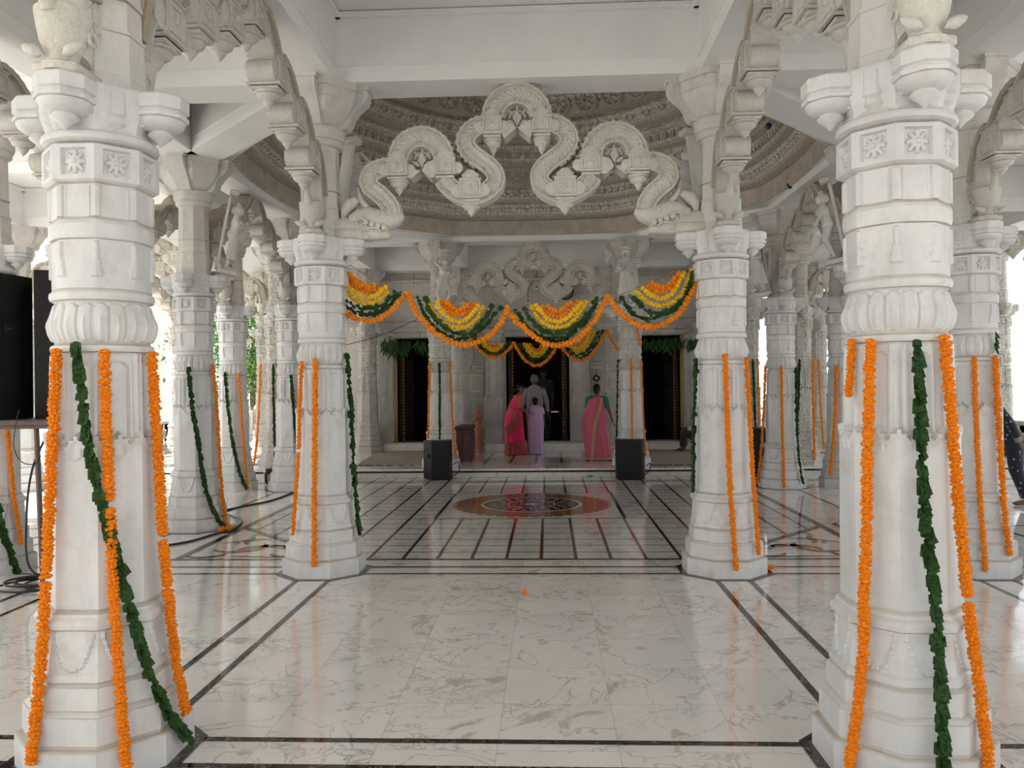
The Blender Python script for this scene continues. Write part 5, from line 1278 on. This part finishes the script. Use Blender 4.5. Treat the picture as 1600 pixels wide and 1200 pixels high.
# ------------------------------------------------------------------ bracket figures
def statue_mesh(v):
    k=.46
    if v==0: J=dict(pel=(.05,0,.90),wai=(.0,.02,1.07),che=(-.03,.03,1.24),nek=(-.02,.03,1.40),hed=(.0,.05,1.54),sl=(-.19,.03,1.35),sr=(.14,.03,1.38),el=(-.30,.08,1.12),wl=(-.16,.20,.98),er=(.30,.06,1.55),wr=(.10,.02,1.76),hl=(-.04,0,.86),kl=(-.16,.12,.50),al=(-.06,.02,.09),tl=(-.16,.12,.04),hr=(.13,0,.86),kr=(.22,.10,.48),ar=(.12,.0,.09),tr=(.22,.08,.04),dr=(-1,0,-.1))
    elif v==1: J=dict(pel=(-.03,0,.90),wai=(.0,.02,1.07),che=(.02,.03,1.24),hed=(-.02,.05,1.55),el=(-.26,.06,1.12),wl=(-.06,.20,1.18),er=(.26,.06,1.12),wr=(.06,.20,1.18),kl=(-.12,.08,.48),kr=(.13,.05,.48),dl=(.6,.3,.6),dr=(-.6,.3,.6))
    else: J=dict(pel=(-.05,0,.90),wai=(.0,.02,1.07),che=(.03,.03,1.24),hed=(.03,.06,1.54),el=(-.32,.04,1.50),wl=(-.14,.10,1.74),er=(.25,.10,1.10),wr=(.12,.22,.92),kl=(-.14,.10,.48),kr=(.10,.15,.52),ar=(.0,.05,.12),tr=(.1,.14,.06),dl=(1,0,-.1))
    caps,V,(hed,f,sd,up)=figure(k,J,True,1.2)
    caps=[(a,r*1.22,b,s*1.22) for a,r,b,s in caps]
    for q in(-1,1): caps.append((V['che']+Vector((q*.065*k,.09*k,-.01)),.062*k,V['che']+Vector((q*.065*k,.12*k,-.01)),.056*k))
    caps.append((hed+up*.10*k-f*.03*k,.075*k,hed+up*.19*k-f*.05*k,.035*k)); caps.append((hed-f*.10*k,.09*k,hed-f*.12*k-up*.04*k,.08*k))
    caps.append((V['pel']+Vector((-.16*k,.02,.0)),.05*k,V['pel']+Vector((.16*k,.02,.0)),.05*k))
    for q in range(5): 
        x=(q-2)*.05*k; caps.append((V['pel']+Vector((x,.10*k,-.02)),.03*k,V['pel']+Vector((x*1.5,.13*k,-.42*k)),.02*k))
    if v==1:
        for q in range(7): a=R(-90+30*q); caps.append((V['pel']+Vector((.15*k*math.sin(a),.08*k*math.cos(a),-.0)),.05*k,V['pel']+Vector((.24*k*math.sin(a),.14*k*math.cos(a),-.62*k)),.05*k))
    return flesh(caps,.0062,'figure','statue',2)
SM=[statue_mesh(0),statue_mesh(1),statue_mesh(2)]
plm=MB(); plm.bbox((0,.01,-.03),(.20,.20,.06),.008); plm.bbox((0,.02,-.075),(.15,.15,.03),.006); PLM=plm.mesh('plinth','statue',32,1)
bkm=MB(); bkm.bbox((0,-.095,.42),(.11,.03,.86),.006); bkm.bbox((0,-.06,.90),(.14,.10,.06),.012); BKM=bkm.mesh('backing_slab','statue',32,1)
STL={('ml'):'bracket dancer in shadow behind the left arch column'}
for (c,v,lab,h) in((ML,0,'bracket figure in shadow behind the left arch column',0),(MR,2,'bracket figure in shadow behind the right arch column',0),
    (AL,1,'bracket dancer leaning out above the column with slanting leaves, left',0),(AR,0,'bracket dancer leaning out beside the right foreground column',0),
    (DL,2,'bracket figure high on the slim column near the left arch column',0),(DR,1,'bracket figure above the column right of the medallion',0),
    (HL,0,'dancing bracket figure above the second festoon, left back column',PT),(HR,1,'bracket figure with folded hands above the right back column',PT)):
    cx,cz=X0+c[0],c[1]; d=Vector((X0-cx,ZC-cz)).normalized()
    if c in(HL,HR): d=Vector((.35 if c is HL else -.25,-1)).normalized()
    r0=.215 if c not in (HL,HR) else .235; e=empty('bracket_statue',(cx+d.x*r0,cz+d.y*r0,1.855 if c not in(HL,HR) else 1.885),0,label=lab,cat='statue'); 
    ang=math.atan2(d.y,d.x)-PI/2; e.scale=(1.12,1.12,1.0) if c not in(HL,HR) else (1.3,1.3,1.08); e.rotation_euler=(Matrix.Rotation(ang,3,'Z')@Matrix.Rotation(R(-11),3,'X')).to_euler()
    put('figure',SM[v],e); put('plinth',PLM,e); put('backing_slab',BKM,e)
# ------------------------------------------------------------------ loudspeakers
def speaker_parts(e,w,d,h,cones,slab=False,mat='blackbox',trap=0):
    """front faces local -Y; metres"""
    m=MB()
    out=[(-w/2,-d/2),(w/2,-d/2),(w/2-trap,d/2),(-w/2+trap,d/2)]
    m.rings([[(x*s_,y*s_,z) for x,y in out] for z,s_ in((0,.985),(.008,1),(h-.008,1),(h,.985))]); m.build('cabinet',mat,e,scale=1)
    g=MB(); g.bbox((0,-d/2-.006,h/2),(w*.90,.012,h*.94),.004); g.build('front_grille','grille',e,scale=1)
    for (z,r) in cones:
        c=MB(); T=Matrix.Translation((0,-d/2-.014,h*z))@Matrix.Rotation(PI/2,4,'X')
        c.lathe([(r*1.08,-.004),(r*1.08,.006),(r,.008),(r*.9,-.002),(r*.35,-.010),(r*.3,.004),(.001,.010)],28,T=T); c.build('speaker_cone','cone',e,scale=1)
    for s in(-1,1):
        hd=MB(); hd.bbox((s*(w/2-trap*.5+.002),0,h*.62),(.012,.14,.07),.005); hd.tube([(s*(w/2-trap*.5+.01),-.05,h*.62),(s*(w/2-trap*.5+.024),-.04,h*.62),(s*(w/2-trap*.5+.024),.04,h*.62),(s*(w/2-trap*.5+.01),.05,h*.62)],.008,8); hd.build('handle','rubber',e,scale=1)
def spk(px,Yp,w,d,h,rz,label,cones,z=0,trap=.04):
    p=at(px,600,Y=Yp); e=empty('loudspeaker',(p.x,Yp,z),rz,label=label,cat='loudspeaker'); speaker_parts(e,w,d,h,cones,trap=trap); return e
spk(685,8.62,.50,.40,.66,R(180+14),'black floor loudspeaker at the left foot of the platform',[(.3,.15),(.75,.06)],trap=.10)
spk(983,8.55,.50,.40,.66,R(180-6),'black floor loudspeaker at the right foot of the platform',[(.3,.15),(.75,.06)],trap=.05)
m=MB(); m.bbox((0,0,0),(.16,.02,.10),.01)
spk(1190,8.35,.42,.5,.86,R(150),'tall black loudspeaker box behind the right arch column',[(.3,.16),(.75,.08)],trap=.02)
SZ=.86
p1=at(-20,600,Y=3.85); e=empty('loudspeaker',(p1.x,3.85,SZ),R(-8),label='tall black loudspeaker cut off by the left edge of the photo, on the raised stand',cat='loudspeaker'); speaker_parts(e,.46,.42,1.13,[(.27,.17),(.60,.17),(.87,.06)],trap=0)
p2=at(102,600,Y=4.0); e=empty('loudspeaker',(p2.x,4.0,SZ),R(195),label='tall black loudspeaker on the stand, partly behind the left foreground column',cat='loudspeaker'); speaker_parts(e,.42,.40,1.17,[(.27,.17),(.60,.17),(.87,.06)],trap=.05)
e=empty('speaker_stand',(-2.64,3.92,0),0,label='brown steel frame table carrying two tall loudspeakers at the left edge',cat='stand')
m=MB(); m.bbox((0,0,.845),(.86,.44,.028),.004); m.bbox((0,-.20,.832),(.80,.02,.03),.003); m.bbox((0,.20,.832),(.80,.02,.03),.003); m.build('table_top','standm',e)
for sx in(-1,1):
    for sy in(-1,1):
        MB().tube([(sx*.24-.045,sy*.17,.835),(sx*.26-.025,sy*.19,.0)],.012,6).build('leg','standm',e)
    MB().tube([(sx*.25-.035,-.18,.4),(sx*.25-.035,.18,.4)],.009,6).build('brace','standm',e)
# cables
def cable(pts,label,r=.006,mat='rubber',name='cable'):
    mb=MB().tube([tuple(p) for p in catmull([tuple(q) for q in pts],8)],r,6); return tag(mb.build(name,mat,org=tuple(pts[0])),label,'cable')
def fz(px,py,z=.007): return at(px,py,Z=z)
coil=[]; c=fz(72,914)
for i in range(60): 
    a=i*.52; r=.14+.035*math.sin(i*.7)+.03*math.cos(i*.31); coil.append(Vector((c.x+r*1.1*math.cos(a),c.y+r*math.sin(a),.008+.0006*i)))
coil+= [Vector((c.x-.02,c.y-.1,.12)),Vector((c.x-.06,c.y-.06,.35)),Vector((c.x-.04,c.y-.04,.6)),Vector((c.x+.04,c.y-.02,.80))]
cable(coil,'coil of black cable on the floor beneath the loudspeaker stand',.0055)
cable([at(30,640,Y=3.7),at(24,668,Y=3.66),at(22,700,Y=3.66),at(34,722,Y=3.66),at(55,725,Y=3.7),at(64,712,Y=3.75)],'thin loose wire looping below the loudspeaker stand',.0022)
cable([fz(262,852),fz(300,845),fz(340,833),fz(362,829),fz(378,815),fz(362,806),fz(340,800)],'black cable around the foot of the column left of the medallion',.0075)
cable([fz(352,797),fz(385,790),fz(420,783),fz(452,772),fz(475,762)],'black cable running from the left column towards the amplifier case',.008)
cable([at(1009,728,Y=8.6),at(1016,724,Y=8.58),at(1014,736,Y=8.55),fz(1004,744)],'black lead looping behind the right floor loudspeaker',.005)
cable([fz(918,744),fz(935,742),fz(950,735,.05),at(960,728,Y=8.62)],'thin black lead running along the platform step to the right floor loudspeaker',.004)
cable([at(708,726,Y=8.6),at(716,722,Y=8.6),at(717,736,Y=8.58),fz(708,744)],'black lead looping beside the left floor loudspeaker',.005)
# amplifier case
p=at(420,756,Z=0); e=empty('amplifier_case',(p.x+.06,p.y+.15,0),R(8),label='black flight case with amplifier beside the slim column on the left',cat='amplifier case')
m=MB(); m.bbox((0,0,.06),(.26,.22,.12),.006); m.build('case','blackbox',e)
m=MB()
for sx in(-1,1):
    for z in(.008,.112): m.bbox((sx*.128,-.11,z),(.02,.012,.02),.003)
m.bbox((0,-.114,.06),(.20,.008,.07),.003); m.build('metal_trim','steel',e)
m=MB().lathe([(.025,0),(.03,.006),(.01,.01)],16,T=Matrix.Translation((0,-.118,.06))@Matrix.Rotation(PI/2,4,'X')); m.build('fan_vent','rubber',e)
m=MB(); m.bbox((0,0,.012),(.30,.16,.03),.004); m.bbox((.02,.0,.04),(.22,.12,.03),.004); o=m.build('wooden_board','redwood',loc=Vector((p.x+.09,p.y+.15,.122))*U); tag(o,'dark red wooden board lying on the amplifier case','board')
# ------------------------------------------------------------------ platform furniture
q=at(722,726,Z=PT); q=Vector((at(723,600,Y=9.7).x,9.93,PT)); e=empty('donation_chest',(q.x,q.y,PT),R(0),label='dark maroon carved wooden chest beside the left back column',cat='chest')
m=MB(); m.bbox((0,0,.20),(.17,.60,.36),.008); m.build('body','redwood',e); m=MB(); m.bbox((0,0,.395),(.20,.64,.03),.006); m.bbox((0,0,.415),(.17,.58,.015),.004); m.build('lid','redwood',e)
m=MB(); m.bbox((0,0,.02),(.20,.63,.04),.006); m.build('plinth','redwood',e)
for j in range(3):
    m=MB(); m.bbox((.089,-.2+.2*j,.21),(.012,.16,.26),.005); m.bbox((.094,-.2+.2*j,.21),(.012,.10,.18),.005); m.build('carved_panel','redwood',e)
for sx in(-1,1): m=MB(); m.bbox((sx*.04,-.303,.21),(.065,.012,.26),.004); m.build('carved_panel','redwood',e)
# terracotta figure with joined hands
p=at(747,660,Y=10.9); e=empty('terracotta_figure',(p.x,10.9,PT),R(170),label='terracotta statue of a praying figure left of the central doorway',cat='statue')
caps,V,(hed,f,sd,up)=figure(.45,dict(el=(-.22,.08,1.12),wl=(-.03,.20,1.22),er=(.22,.08,1.12),wr=(.03,.20,1.22),dl=(.15,.3,.9),dr=(-.15,.3,.9)),True,1.1)
caps=[(a,r*1.25,b,s*1.25) for a,r,b,s in caps]; caps.append((hed,.05,hed+Vector((0,0,.10)),.022)); caps.append((Vector((0,0,.05)),.085,Vector((0,0,.42)),.075))
caps=[(a+Vector((0,0,.21)),r,b+Vector((0,0,.21)),s) for a,r,b,s in caps]
put('figure',flesh(caps,.006,'figure','terra',2),e)
m=MB(); m.lathe([(.10,0),(.105,.02),(.09,.05),(.095,.12),(.10,.17),(.095,.22)],20,oct_=1); m.build('pedestal','terra',e,scale=1)
# rugs
for (pts,lab) in((((558,728),(592,703),(690,703),(662,728)),'striped rug on the platform in front of the left side door'),(((1010,727),(1004,703),(1085,703),(1110,727)),'striped rug on the platform in front of the right side door')):
    w=[at(x,y,Z=PT) for x,y in pts]; m=MB(); w2=[(v.x,v.y,PT+.003) for v in w]; w3=[(v.x,v.y,PT+.009) for v in w]
    m.rings([w2,w3]); tag(m.build('striped_rug','rug',smooth=0,org=w2[0]),lab,'rug')
# plaques and letters
def text_marks(m,cx,Y,z,w,rows,h,seed=0):
    rn=np.random.RandomState(seed)
    for r in range(rows):
        x=-w/2
        while x<w/2-.006:
            l=.006+.012*rn.rand(); 
            if rn.rand()>.15: m.box((cx+x+l/2,Y,z-r*h),(l*.8,.002,h*.34))
            x+=l*1.15
def plaque(px,py,w,h,label,seed,rows,Y=11.49):
    p=at(px,py,Y=Y); e=empty('stone_plaque',(p.x,Y-.008,p.z),label=label,cat='plaque')
    MB().bbox((0,0,0),(w,.018,h),.004).build('slab','plaque',e); m=MB(); text_marks(m,0,-.0105,h*.36,w*.84,rows,h*.8/rows,seed); m.build('engraved_lines','ink',e,smooth=0)
plaque(747,575,.16,.115,'small square plaque with two bold lines, left of the central doorway',1,2)
plaque(745,599,.185,.27,'tall cream plaque with fine engraved lines, left of the central doorway',2,12)
plaque(932,570,.165,.115,'small plaque with two lines, right of the central doorway',3,2)
m=MB(); p=at(745,628,Y=11.5); m.bbox(tuple(p),(.17,.008,.09),.002); tag(m.build('paper_notice','white',org=tuple(p)),'blank paper sheet on the wall below the tall plaque','notice')
m=MB(); p=at(933,612,Y=11.5); m.bbox(tuple(p),(.13,.006,.20),.002); tag(m.build('paper_notice','white',org=tuple(p)),'white paper hanging below the tilted square, right of the central doorway','notice')
p=at(932,591,Y=11.46); e=empty('hanging_card',tuple(p),label='small dark square hung as a diamond beneath the right plaque',cat='card'); m=MB(); m.bbox((0,0,0),(.085,.01,.085),.003,T=Matrix.Rotation(R(38),4,'Y')); m.build('card','darkcloth',e); m=MB(); m.bbox((0,-.007,0),(.04,.004,.035),.001,T=Matrix.Rotation(R(38),4,'Y')); m.build('printed_panel','white',e); MB().tube([(0,0,.06),(0,0,.12)],.003,5).build('hook','rubber',e)
# clock
p=at(883,455,Y=11.42); e=empty('wall_clock',tuple(p),label='round wall clock with dark rim behind the small arch',cat='clock')
T=Matrix.Rotation(PI/2,4,'X'); MB().lathe([(.118,-.02),(.122,0),(.118,.02),(.105,.024),(.103,.01)],36,T=T,cap=True).build('rim','blackbox',e)
MB().lathe([(.104,.008),(.104,.014)],36,T=T).build('dial','clockface',e)
m=MB(); m.box((0,-.018,.03),(.008,.003,.07)); m.box((.02,-.018,.0),(.05,.003,.006)); m.build('hands','ink',e,smooth=0)
# wall switches and conduit
for (px,py,lab) in((647,441,'small square switch box on the wall above the left side door'),(838,448,'white switch box on the wall under the small arch'),(825,470,'little socket on the wall just above the third festoon')):
    p=at(px,py,Y=11.48); e=empty('switch_box',tuple(p),label=lab,cat='switch'); MB().bbox((0,0,0),(.075,.03,.08),.004).build('cover','plaque',e); MB().bbox((0,-.018,0),(.03,.008,.035),.002).build('switch','ink',e)
wire([at(646,421,Y=11.47),at(646,430,Y=11.47),at(647,438,Y=11.47)],'short conduit above the left switch box','conduit',.004,'ink','conduit')
wire([at(838,415,Y=11.47),at(838,430,Y=11.47),at(836,436,Y=11.47),at(826,450,Y=11.47),at(825,466,Y=11.47)],'curving cable between the two switch boxes','cable',.004,'rubber','cable')
wire([at(738,540,Y=11.46),at(741,560,Y=11.46),at(735,577,Y=11.46),at(745,580,Y=11.46)],'loose dark wire beside the small left plaque','wire',.003,'rubber','wire')
# lamps hanging at the dome edge
for (px,py,py0,Yp,lab) in((430,306,262,7.2,'small spotlight hanging at the left edge of the dome'),(1239,287,238,7.0,'small spotlight hanging at the right edge of the dome')):
    p=at(px,py,Y=Yp); q=at(px-9,py0,Y=Yp); e=empty('spotlight',tuple(p),label=lab,cat='lamp')
    MB().tube([(0,0,0),(q.x-p.x,0,(q.z-p.z)*.15),(q.x-p.x,0,q.z-p.z)],.004,6).build('rod','rubber',e)
    MB().lathe([(.014,-.05),(.026,-.045),(.034,.0),(.016,.035),(.004,.045)],14,T=Matrix.Rotation(R(60),4,'Y')).build('lamp_head','rubber',e)
p=at(1201,197,Y=6.6); MBb=MB(); MBb.lathe([(.002,-.028),(.018,-.02),(.027,0),(.018,.02),(.002,.028)],14,tuple(p)); MBb.tube([tuple(p),(p.x,p.y,3.62)],.0015,4); tag(MBb.build('blue_ball','blue',org=tuple(p)),'small blue ball hanging inside the dome at right','ball')
# table inside the sanctum
p=at(863,650,Y=12.3); e=empty('silver_table',(p.x,12.3,DZ),label='silver legged offering table dimly seen in the central doorway',cat='table')
MB().bbox((0,0,.40),(.42,.30,.03),.008).build('table_top','steel',e); 
for sx in(-1,1):
    for sy in(-1,1): MB().tube([(sx*.17,sy*.11,.39),(sx*.20,sy*.13,.25),(sx*.15,sy*.10,.12),(sx*.19,sy*.12,0)],[.02,.028,.014,.02],10).build('leg','steel',e)
# ------------------------------------------------------------------ railings
def rail_panel(x,z,L,rz,label):
    e=empty('stone_railing',(x,z,PT),rz,label=label,cat='railing')
    m=MB(); m.bbox((0,0,.41),(L,.12,.05),.01); m.bbox((0,0,.045),(L,.11,.09),.008); m.build('rail','carved',e)
    j=MB(); n_=int(L/.16); w=L/n_
    for i in range(n_):
        c=-L/2+w*(i+.5); j.box((c-w/2,0,.235),(.02,.05,.30)); j.box((c+w/2,0,.235),(.02,.05,.30))
        for a in range(4):
            T=Matrix.Translation((c,0,.235))@Matrix.Rotation(a*PI/4,4,'Y'); j.box((0,0,0),(.012,.035,.17 if a%2 else .29 if a==0 else .16),T)
        j.tube([(c+.055*math.cos(q),0,.235+.055*math.sin(q)) for q in np.linspace(0,2*PI,13)],.010,6)
    j.build('pierced_panel','carved',e)
    for sx in(-1,1): m=MB(); m.bbox((sx*L/2,0,.24),(.11,.14,.48),.012); m.lathe([(.05,.48),(.06,.50),(.05,.54),(.02,.58),(.002,.60)],12,(sx*L/2,0,0)); m.build('post','carved',e)
for s in(-1,1):
    nm=L_(s)
    for i,z in enumerate((9.6,10.85,12.1,13.35,14.6)): rail_panel(X0+s*(EE+.48),z,1.13,PI/2,'pierced stone railing at the open %s edge, %s stretch counted from the step'%(nm,('first','second','third','fourth','fifth')[i]))
    for i,x in enumerate((5.0,3.75)): rail_panel(X0+s*x,15.6,1.13,0,'pierced stone railing closing the far %s end of the platform, %s stretch'%(nm,('outer','inner')[i]))
p=at(399,640,Y=15.5); m=MB(); 
m.rings([[(p.x-.06,15.5,.18),(p.x+.07,15.5,.16),(p.x+.07,15.54,.16),(p.x-.06,15.54,.18)],[(p.x-.07,15.49,.40),(p.x+.06,15.49,.40),(p.x+.06,15.53,.40),(p.x-.07,15.53,.40)],[(p.x-.07,15.5,.56),(p.x+.05,15.5,.55),(p.x+.05,15.68,.55),(p.x-.07,15.68,.56)],[(p.x-.05,15.56,.60),(p.x+.03,15.56,.60),(p.x+.03,15.62,.60),(p.x-.05,15.62,.60)]])
tag(m.build('brown_shawl','shawl',smooth=60,org=(p.x,15.5,.2)),'brown cloth hung over the far stone railing at left','cloth')
# ------------------------------------------------------------------ trees and a pale building outside
def tree(x,z,h,rc,seed,label,mat='foliage'):
    rn=np.random.RandomState(seed); e=empty('leafy_tree',(x,z,-.25),rn.rand()*6,label=label,cat='tree')
    m=MB(); m.tube([(0,0,0),(.05,.03,h*.3),(-.03,.05,h*.62)],[.16,.11,.07],10)
    for i in range(7): a=i*.9; m.tube([(0,.03,h*(.3+.04*i)),(math.cos(a)*rc*.4,math.sin(a)*rc*.4,h*(.5+.04*i)),(math.cos(a)*rc*.75,math.sin(a)*rc*.75,h*(.62+.05*i))],[.05,.03,.012],6)
    m.build('trunk','bark',e)
    c=MB(); nb=60
    for b in range(nb):
        v=rn.randn(3); v/=np.linalg.norm(v); rad=rn.rand()**.5; cc=np.array([v[0]*rc*rad,v[1]*rc*rad,h*.56+v[2]*h*.46*rad])
        for i in range(150):
            p=cc+rn.randn(3)*rc*.15; d=rn.randn(3); d/=np.linalg.norm(d); s=np.cross(d,rn.randn(3)); s/=np.linalg.norm(s); l=.10+.07*rn.rand(); 
            c.add([tuple(p),tuple(p+d*l*.5+s*l*.22),tuple(p+d*l),tuple(p+d*l*.5-s*l*.22)],[(0,1,2),(0,2,3)])
    c.build('crown',mat,e,smooth=0)
tree(-7.9,21.5,4.4,1.9,1,'leafy tree beyond the far left railing, filling the gap between columns')
tree(9.3,21,5.0,1.9,4,'leafy tree beyond the right hand columns')
for i,(x,z,w,h,lab) in enumerate(((-13.6,20,6,3.6,'pale building outside at far left with barred windows'),(18,16,6,3.2,'pale building outside at far right'))):
    e=empty('pale_building',(x,z,-.25),0,label=lab,cat='building'); MB().box((0,0,h/2),(w,4,h)).build('wall','paint',e,smooth=0); MB().box((0,0,h+.06),(w+.4,4.4,.12)).build('roof_slab','stepm',e,smooth=0)
    for j in range(5):
        for r in range(2): 
            m=MB(); m.box((-w/2+w*(j+.5)/5,-2.0,h*(.28+.45*r)),(.6,.06,.8)); m.build('window','grille',e,smooth=0)
